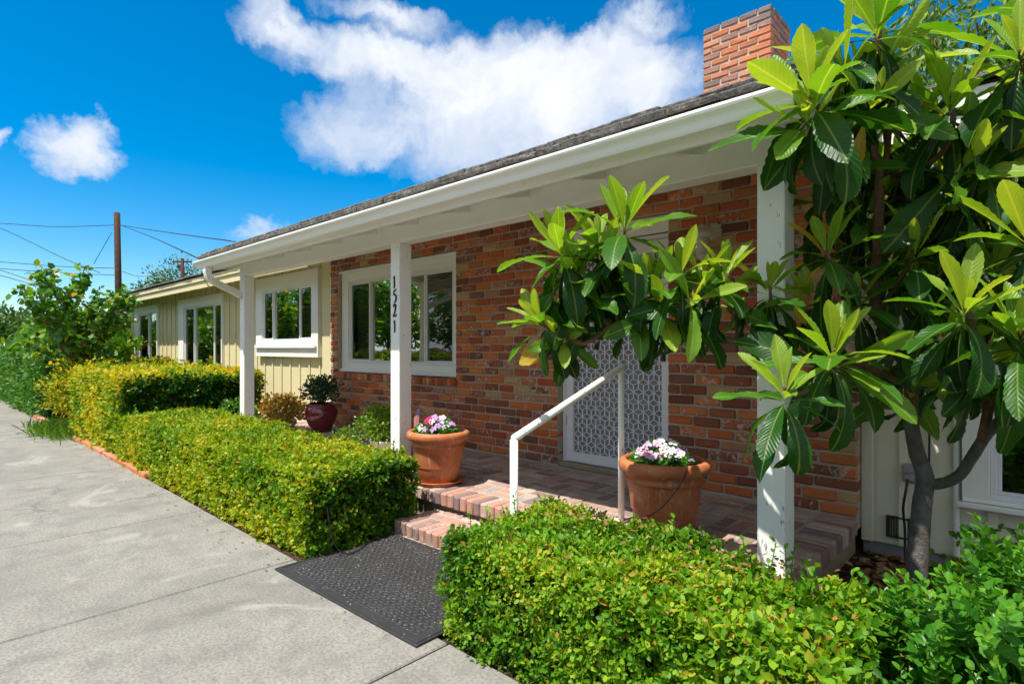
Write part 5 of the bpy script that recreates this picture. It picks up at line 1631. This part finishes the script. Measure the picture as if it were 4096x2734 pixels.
for (c, ax, L0, cnt) in ROS:
    c = Vector(c); ax = Vector(ax)
    e1 = ax.orthogonal().normalized(); e2 = ax.cross(e1)
    ph = rq.uniform(0, 6.28)
    cnt = int(cnt * 1.35) + 1
    for k in range(cnt):
        t = k / max(1, cnt - 1)                       # 0 innermost .. 1 oldest
        a = ph + k * 2.39996 + rq.uniform(-.25, .25)
        rad_ = e1 * math.cos(a) + e2 * math.sin(a)
        ang = math.radians((12 + 95 * t if t < .42 else 52 + 135 * (t - .42)) + rq.uniform(-9, 9))
        dirv = (ax * math.cos(ang) + rad_ * math.sin(ang))
        dirv.z -= .25 * t + .55 * max(0, t - .5); dirv.normalize()
        up = (ax * math.sin(ang) - rad_ * math.cos(ang))   # the upper face looks to the axis
        up = up + Vector((0, 0, .35 * t)) + Vector((rq.uniform(-.2, .2), rq.uniform(-.2, .2), rq.uniform(-.1, .1)))
        L = L0 * 1.2 * (.86 + .28 * min(1, t * 1.7)) * rq.uniform(.76, 1.16)
        if k < 2: L *= .72
        base = c - ax * (.012 + .075 * t) + rad_ * .006
        vr = rq.randrange(4) if t < .34 else (4 + rq.randrange(4) if t < .66 else 8 + rq.randrange(4))
        tone = (1.0 - .55 * t if t < .4 else .72 - 1.15 * (t - .4)) * .98 + rq.uniform(-.10, .10)  # tone follows leaf age, with top light on the upright ones put in
        if rq.random() < .012: tone = 1.0
        leaves.append((base, dirv, up, L, vr, 1.0 if tone == 1.0 else min(.93, max(0, tone))))
camp = Vector((0, 0, 1.25))
leaves.sort(key=lambda l: ((l[0] + l[1] * l[3] * .5) - camp).length / l[3])
def leaf_m(l):
    base, X, up, L, vr, tone = l
    X = X.normalized(); Z = (up - X * up.dot(X)).normalized(); Y = Z.cross(X)
    wf = .82 + .4 * ((L * 7919) % 1)
    M_ = Matrix((X, Y, Z)).transposed().to_4x4() @ Matrix.Diagonal((L, L * wf, L * (1.5 - .5 * wf), 1)); M_.translation = base
    return M_
for l in leaves[:300]:
    o = obj('leaf', LM[l[4]], None, lq); o.matrix_basis = leaf_m(l)
    o.color = (l[5], 0, 0, 1)
V = []; F = []; LU = []; LVv = []; RN_ = []
off = 0
for l in leaves[300:]:
    M_ = np.array(leaf_m(l)); v, f, u, vv = LV[l[4]]
    v = np.array(v); V.append(v @ M_[:3, :3].T + M_[:3, 3]); F.append(np.array(f) + off); off += len(v)
    LU += u; LVv += vv; RN_ += [l[5]] * len(v)
o = obj('inner_leaves', fast_mesh('inner_leaves', np.concatenate(V), np.concatenate(F), {'lu': LU, 'lv': LVv, 'rnd': RN_}, True), M_loq_j, lq); o['kind'] = 'stuff'
# dried fruit stalk near the top
fs = MB(); b_ = Vector(BRN[0][0][-3])
fs.tube(spline([b_, b_ + Vector((-.03, -.03, .02)), b_ + Vector((-.05, -.04, -.02)), b_ + Vector((-.05, -.045, -.07))], 4), .0035, 6); fs.build('fruit_stalk', M_bark, lq)
fs = MB(); fs.lathe([(0, .03), (.012, .026), (.021, .008), (.02, -.012), (.010, -.026), (0, -.028)], 12, tuple(b_ + Vector((-.05, -.045, -.095)))); fs.build('dried_fruit', M_dead, lq, True)

# fallen loquat leaf on the hedge
V, F, U, VV = loq_leaf(.5, .35, .17, .4, .3, 77)
me = fast_mesh('fallen_leaf', np.array(V) * .16, np.array(F), {'lu': U, 'lv': VV}, True)
o = obj('fallen_leaf', me, M_dead); o.location = (-1.10, 2.26, .50); o.rotation_euler = (math.radians(-35), math.radians(12), math.radians(-8)); tag(o, 'dry brown loquat leaf fallen on the front hedge', 'leaf')

# cable along the hedge end and over the mat
cord('garden_cable', [(-3.12, 1.72, .30), (-3.08, 1.72, .16), (-3.05, 1.74, .07), (-3.02, 1.80, .022), (-3.06, 1.92, .018), (-3.16, 2.05, .018), (-3.26, 2.18, .02)], .0035, 'thin black cable lying over the doormat corner by the hedge')

# ------------------------------------------------------------------ left background planting
hedge('side_hedge', 'dark green feathery hedge at the far end of the driveway', [(-24, -12.9, 1.62, 2.6, 0, 1.15, 'TFRB')], 2300, .085, M_shrub, NARROW_V, NARROW_F, wob=.10)
bush('vine_shrub', 'yellow-leaved climbing shrub beside the tall hedge', 'shrub', (-11.9, 2.1, .55), (.85, .6, .58), 4200, .06, M_hedge_yellow, stems=14, z_floor=.0, shell=.5)
hedge('wall_hedge', 'dark leafy hedge under the neighbouring roof', [(-27, -18.4, 3.0, 4.2, 0, 1.85, 'TFRB')], 1500, .11, M_shrub, OVAL_V, OVAL_F, wob=.13)
bush('corner_vine', 'dark vine at the corner of the far wing', 'vine', (-18.3, 3.75, 1.2), (.8, .5, .75), 1800, .10, M_shrub, stems=10, z_floor=0)
bush('foliage_mound', 'broad green shrub in front of the neighbouring roof', 'shrub', (-16.6, 2.7, 1.25), (2.6, 1.1, .85), 7000, .11, M_redbud, HEART_V, HEART_F, stems=20, z_floor=0, shell=.6)
bush('yellow_shrub', 'yellow-green shrub along the wing wall behind the tall hedge', 'shrub', (-12.6, 3.3, .78), (1.7, .4, .30), 2600, .07, M_hedge_yellow, stems=10, shell=.5)
# spilling tuft of grass over the kerb
k = 2600
bx_ = rng.normal(0, 1, (k, 2)) * (.42, .13) + (-10.6, 1.56)
P = np.stack([bx_[:, 0], np.clip(bx_[:, 1], 1.15, 1.75), rng.uniform(.0, .03, k)], 1)
D = rng.normal(0, .6, (k, 3)) + (.1, -.35, .9)
o = scatter('grass_tuft', [(0, 0, 0), (.3, .022, 0), (.65, .018, -.06), (1, 0, -.25), (.65, -.018, -.06), (.3, -.022, 0)], OVAL_F, P, D, rvec(k), rng.uniform(.08, .18, k), rng.uniform(0, 1, k), leaf_mat('grass_leaf', [(0, (.06, .19, .015)), (1, (.20, .36, .03))], .5, .3, 1.3))
tag(o, 'soft green grass spilling over the driveway edge', 'grass', kind='stuff')
# terracotta edging bricks along the bed
x = -13.2
while x < -6.3:
    L = random.uniform(.19, .21)
    v, f = cbox(L, .085, .06, .01, .004)
    o = obj('edging_brick', mesh('edging_brick', v, f), M_chim); o.location = (x, 1.60 + random.uniform(-.006, .006), .018); o.rotation_euler = (0, 0, random.uniform(-.06, .06)); o.color = (random.choice([.05, .4, .7]), random.random(), 0, 1)
    tag(o, 'orange edging brick set along the driveway beneath the hedge', 'brick', 'edging bricks along the driveway'); x += L + .02

def tree(name, label, base, h, spread, n_, size, mat, tv, tf, nb=9, group=None, trunk_r=.05, crown_z=.45, bark_m=None, droop=0, seed=1, lean=(0, 0), clump=1.0):
    """Trunk, limbs and a crown of many separate leaf clumps."""
    rr = random.Random(seed); r2 = np.random.default_rng(seed)
    root = empty(name, base, label, 'tree', group)
    b = Vector(base)
    fork = b + Vector((lean[0] * .4, lean[1] * .4, h * crown_z * .8))
    t = MB(); t.tube([b - Vector((0, 0, .1)), b + (fork - b) * .5 + Vector((rr.uniform(-.05, .05), 0, 0)), fork], [trunk_r, trunk_r * .85, trunk_r * .7], 10, True, .06); t.build('trunk', bark_m or M_bark, root, True)
    Ps = []; Ds = []
    lim = MB()
    for k in range(nb):
        a = 6.283 * k / nb + rr.uniform(-.4, .4); q = rr.uniform(.25, 1)
        e = b + Vector((lean[0] + math.cos(a) * spread[0] * q, lean[1] + math.sin(a) * spread[1] * q, h * rr.uniform(crown_z + .05, .97 - .2 * q * q)))
        m = fork.lerp(e, .5) + Vector((rr.uniform(-.1, .1) * spread[0], rr.uniform(-.1, .1) * spread[1], .06 * h))
        sp = spline([fork, m, e], 5)
        lim.tube(sp, [trunk_r * .5 * (1 - .85 * i / (len(sp) - 1)) for i in range(len(sp))], 6)
        nk = n_ // nb
        # clump of leaves following the outer two thirds of the limb
        tt = r2.uniform(.35, 1.05, nk)
        A = np.array([tuple(p) for p in sp]); idx = np.clip(tt * (len(sp) - 1), 0, len(sp) - 1.001); i0 = idx.astype(int); fr = (idx - i0)[:, None]
        cpt = A[i0] * (1 - fr) + A[np.minimum(i0 + 1, len(sp) - 1)] * fr
        rad = np.array((spread[0], spread[1], h * .28)) * .30
        dd = clump * unit(r2.normal(size=(nk, 3))) * (r2.uniform(0, 1, nk) ** .45)[:, None]
        P = cpt + dd * rad
        if droop: P[:, 2] -= r2.uniform(0, 1, nk) ** 2 * droop
        Ps.append(P); Ds.append(dd + (0, 0, -.3 if not droop else -1.2) + r2.normal(0, .5, (nk, 3)))
    lim.build('limbs', bark_m or M_bark, root, True)
    P = np.concatenate(Ps); D = np.concatenate(Ds); k = len(P)
    o = scatter('crown', tv, tf, P, D, r2.normal(0, .6, (k, 3)) + (0, -.2, .8), r2.uniform(.7, 1.25, k) * size, r2.uniform(0, 1, k), mat, root); o['kind'] = 'stuff'
    return root
tree('redbud_tree', 'small tree with heart-shaped leaves standing behind the tall hedge', (-12.4, 2.05, 0), 2.85, (1.0, 1.0), 2600, .10, M_redbud, HEART_V, HEART_F, 34, trunk_r=.035, crown_z=.36, seed=4, clump=.42)
tree('redbud_tree', 'leafy low tree by the driveway left of the small redbud', (-14.6, 2.2, 0), 2.25, (1.3, .9), 2600, .105, M_redbud, HEART_V, HEART_F, 30, trunk_r=.03, crown_z=.3, seed=9, clump=.5)

# ------------------------------------------------------------------ neighbouring roof, poles and wires
nb_ = empty('neighbouring_house', (-27, 6, 0), 'low neighbouring house with brown-grey shingle roof beyond the hedge', 'house')
m_ = MB(); m_.box(-40, -19.6, 5.1, 9.5, 0, 2.2, .01); m_.build('wall', M_cream, nb_)
m_ = MB()
Y0, Z0, Y1, Z1 = 4.55, 2.22, 7.6, 3.25
nrow = 15
for r_ in range(nrow):
    a0, a1 = r_ / nrow, (r_ + 1) / nrow
    ya, yb_ = Y0 + (Y1 - Y0) * a0, Y0 + (Y1 - Y0) * a1
    za_, zb_ = Z0 + (Z1 - Z0) * a0, Z0 + (Z1 - Z0) * a1
    m_.add([(-40, ya, za_ + .03), (-18.9, ya, za_ + .03), (-18.9, yb_, zb_), (-40, yb_, zb_), (-40, ya, za_ - .03), (-18.9, ya, za_ - .03), (-18.9, yb_, zb_ - .04), (-40, yb_, zb_ - .04)], [(0, 1, 2, 3), (7, 6, 5, 4), (0, 4, 5, 1), (1, 5, 6, 2), (3, 7, 4, 0)])
m_.add([(-40, Y1, Z1), (-18.9, Y1, Z1), (-18.9, 10.6, 2.2), (-40, 10.6, 2.2)], [(0, 1, 2, 3)])
m_.build('roof', M_shingle_far, nb_)
m_ = MB(); m_.box(-40, -18.95, 4.56, 4.60, 2.02, 2.185, .004); m_.build('fascia_board', simple('pale_green_paint', (.52, .62, .45), .6, var=.1), nb_)

def pole(name, label, top, r, base_z=0, cross=None, lean=(0, 0)):
    root = empty(name, (top[0] + lean[0], top[1] + lean[1], base_z), label, 'utility pole')
    m_ = MB(); m_.tube([(top[0] + lean[0], top[1] + lean[1], base_z), (top[0] + lean[0] * .5, top[1] + lean[1] * .5, top[2] * .5), top], [r * 1.25, r * 1.1, r], 14, True, .02); m_.build('shaft', M_pole, root, True)
    if cross:
        m_ = MB(); dx, dy, w, z = cross
        m_.bar((top[0] - dx * w, top[1] - dy * w, z), (top[0] + dx * w, top[1] + dy * w, z), .12, .14, .01); m_.build('crossarm', M_pole, root)
        for s in (-1, 1):
            m_ = MB(); m_.bar((top[0] + s * dx * w * .55, top[1] + s * dy * w * .55, z), (top[0], top[1], z - 1.0), .04, .04, .004); m_.build('brace', M_pole, root)
        for s in (-.9, -.5, .5, .9):
            m_ = MB(); m_.lathe([(0, .2), (.05, .18), (.06, .1), (.04, .08), (.05, 0)], 10, (top[0] + s * dx * w, top[1] + s * dy * w, z + .07)); m_.build('insulator', M_brass, root)
    return root
pole('utility_pole', 'tall weathered wooden utility pole rising behind the small redbud tree', (-28.662, 6.09, 7.016), .115, 0, lean=(0.091, 0.085))
pole('utility_pole', 'distant pole with a crossarm seen over the wing roof', (-61.029, 18.296, 10.027), .16, 0, cross=(0.731, 0.682, .95, 9.69))
cord('overhead_wire', [(-37.524, 0.561, 7.162), (-33.649, 2.807, 6.791), (-31.388, 4.232, 6.539), (-30.186, 5.079, 6.506), (-28.763, 5.996, 6.495)], 0.013, 'overhead wire running left from the top of the tall pole', sub=5)
cord('overhead_wire', [(-28.646, 6.105, 6.505), (-19.079, 5.455, 4.724), (-11.974, 4.559, 3.427)], 0.013, 'overhead wire from the tall pole to the porch roof', sub=5)
cord('overhead_wire', [(-28.568, 6.177, 6.505), (-20.726, 5.286, 4.824), (-9.779, 3.187, 2.674)], 0.013, 'slack service wire from the tall pole down to the house eaves', sub=5)
cord('overhead_wire', [(-33.081, 1.969, 6.707), (-32.303, 2.695, 6.367), (-30.137, 3.347, 5.644), (-27.757, 4.199, 4.741), (-25.542, 4.897, 4.07)], 0.013, 'wire sloping down behind the redbud crown', sub=5)
cord('overhead_wire', [(-33.081, 1.969, 5.005), (-32.303, 2.695, 4.931), (-30.202, 4.654, 4.718), (-28.763, 5.996, 4.665)], 0.013, 'upper of the low wires at the tall pole', sub=5)
cord('overhead_wire', [(-33.081, 1.969, 4.771), (-32.303, 2.695, 4.644), (-30.086, 4.762, 4.441), (-28.646, 6.105, 4.367)], 0.013, 'second of the low wires at the tall pole', sub=5)
cord('overhead_wire', [(-27.568, 1.641, 4.246), (-26.919, 2.246, 4.025), (-26.368, 2.76, 3.777), (-25.363, 3.697, 3.316)], 0.013, 'low wire dropping left of the redbud', sub=5)
cord('overhead_wire', [(-27.568, 1.641, 3.98), (-26.919, 2.246, 3.839), (-25.882, 3.213, 3.449), (-24.974, 4.059, 3.183)], 0.013, 'lowest wire dropping behind the redbud', sub=5)
cord('overhead_wire', [(-28.773, 5.303, 4.771), (-28.833, 5.931, 6.176)], 0.013, 'thin guy wire slanting from the tall pole', sub=5)
cord('overhead_wire', [(-28.491, 6.25, 4.527), (-39.59, 9.573, 5.59), (-51.231, 13.759, 7.134), (-60.165, 17.735, 8.503)], 0.013, 'wire between the tall pole and the distant pole', sub=5)

# ------------------------------------------------------------------ distant trees
tree('distant_tree', 'distant tree over the wing roof left of the tall pole', (-70.58, 16.22, 0), 9.31, (2.6, 2.6), 2600, .34, M_far, OVAL_V, OVAL_F, 12, trunk_r=.2, crown_z=.3, seed=20, group='trees on the horizon')
tree('distant_tree', 'distant low tree between the two poles', (-75.14, 20.18, 0), 10.41, (2.5, 2.5), 2600, .34, M_far, OVAL_V, OVAL_F, 12, trunk_r=.2, crown_z=.3, seed=21, group='trees on the horizon')
tree('distant_tree', 'distant bushy tree behind the pole with the crossarm', (-83.56, 24.63, 0), 13.65, (4.2, 4.2), 2600, .34, M_far, OVAL_V, OVAL_F, 12, trunk_r=.2, crown_z=.3, seed=22, group='trees on the horizon')
tree('distant_tree', 'distant dark tree at the far left end', (-54.36, 4.01, 0), 5.56, (4.0, 4.0), 2600, .34, M_far, OVAL_V, OVAL_F, 12, trunk_r=.2, crown_z=.3, seed=23, group='trees on the horizon')
tree('distant_tree', 'distant dark tree behind the neighbouring roof', (-67.29, 8.35, 0), 4.89, (2.8, 2.8), 2600, .34, M_far, OVAL_V, OVAL_F, 12, trunk_r=.2, crown_z=.3, seed=24, group='trees on the horizon')
tree('distant_tree', 'distant tree behind the redbud', (-74.34, 12.72, 0), 6.65, (3.2, 3.2), 2600, .34, M_far, OVAL_V, OVAL_F, 12, trunk_r=.2, crown_z=.3, seed=25, group='trees on the horizon')
tree('feathery_tree', 'tall feathery light green tree rising behind the roof on the right', (-1.6, 28.5, 0), 17.5, (4.6, 4.6), 15000, .42, M_feather, NARROW_V, NARROW_F, 26, trunk_r=.3, crown_z=.42, droop=1.6, seed=33)
tree('feathery_tree', 'second feathery tree behind the loquat at the right edge', (4.5, 27.0, 0), 16.5, (4.2, 4.2), 9000, .42, M_feather, NARROW_V, NARROW_F, 18, trunk_r=.3, crown_z=.42, droop=1.4, seed=35)
# trees across the drive, facing the windows
OPP = [(-9.5, -8.0, 5.0, 2.4), (-13.5, -7.4, 5.6, 2.6), (-17.5, -8.2, 6.2, 2.8), (-22, -7.6, 6.0, 2.8), (-26.5, -8.2, 6.6, 3.0), (-31, -7.6, 6.2, 3.0), (-36, -8.0, 6.8, 3.2), (-42, -7.8, 6.6, 3.2), (-3.5, -8.6, 5.2, 2.4), (2.5, -8.4, 5.4, 2.4), (-49, -8, 7, 4), (-57, -8.2, 7.2, 4.2), (-66, -8, 7.4, 4.6)]
side = ['nearest the street', 'with a spreading crown', 'standing tallest by the drive', 'opposite the far wing', 'opposite the end wall', 'far down the drive', 'at the drive end', 'beyond the drive end', 'opposite the front door', 'opposite the loquat', 'past the neighbouring house', 'near the street corner', 'at the very end of the street']
for i, (x, y, h_, s_) in enumerate(OPP):
    tree('roadside_tree', 'leafy tree across the driveway ' + side[i], (x, y, 0), h_, (s_, 1.6), 5200, .20, M_redbud, OVAL_V, OVAL_F, 14, trunk_r=.12, crown_z=.16, seed=50 + i, group='trees across the driveway')
hedge('opposite_hedge', 'clipped yellow-green hedge on the other side of the driveway', [(-72, 4, -6.2, -5.2, 0, 1.0, 'TB')], 900, .11, M_hedge_yellow, OVAL_V, OVAL_F, wob=.08)
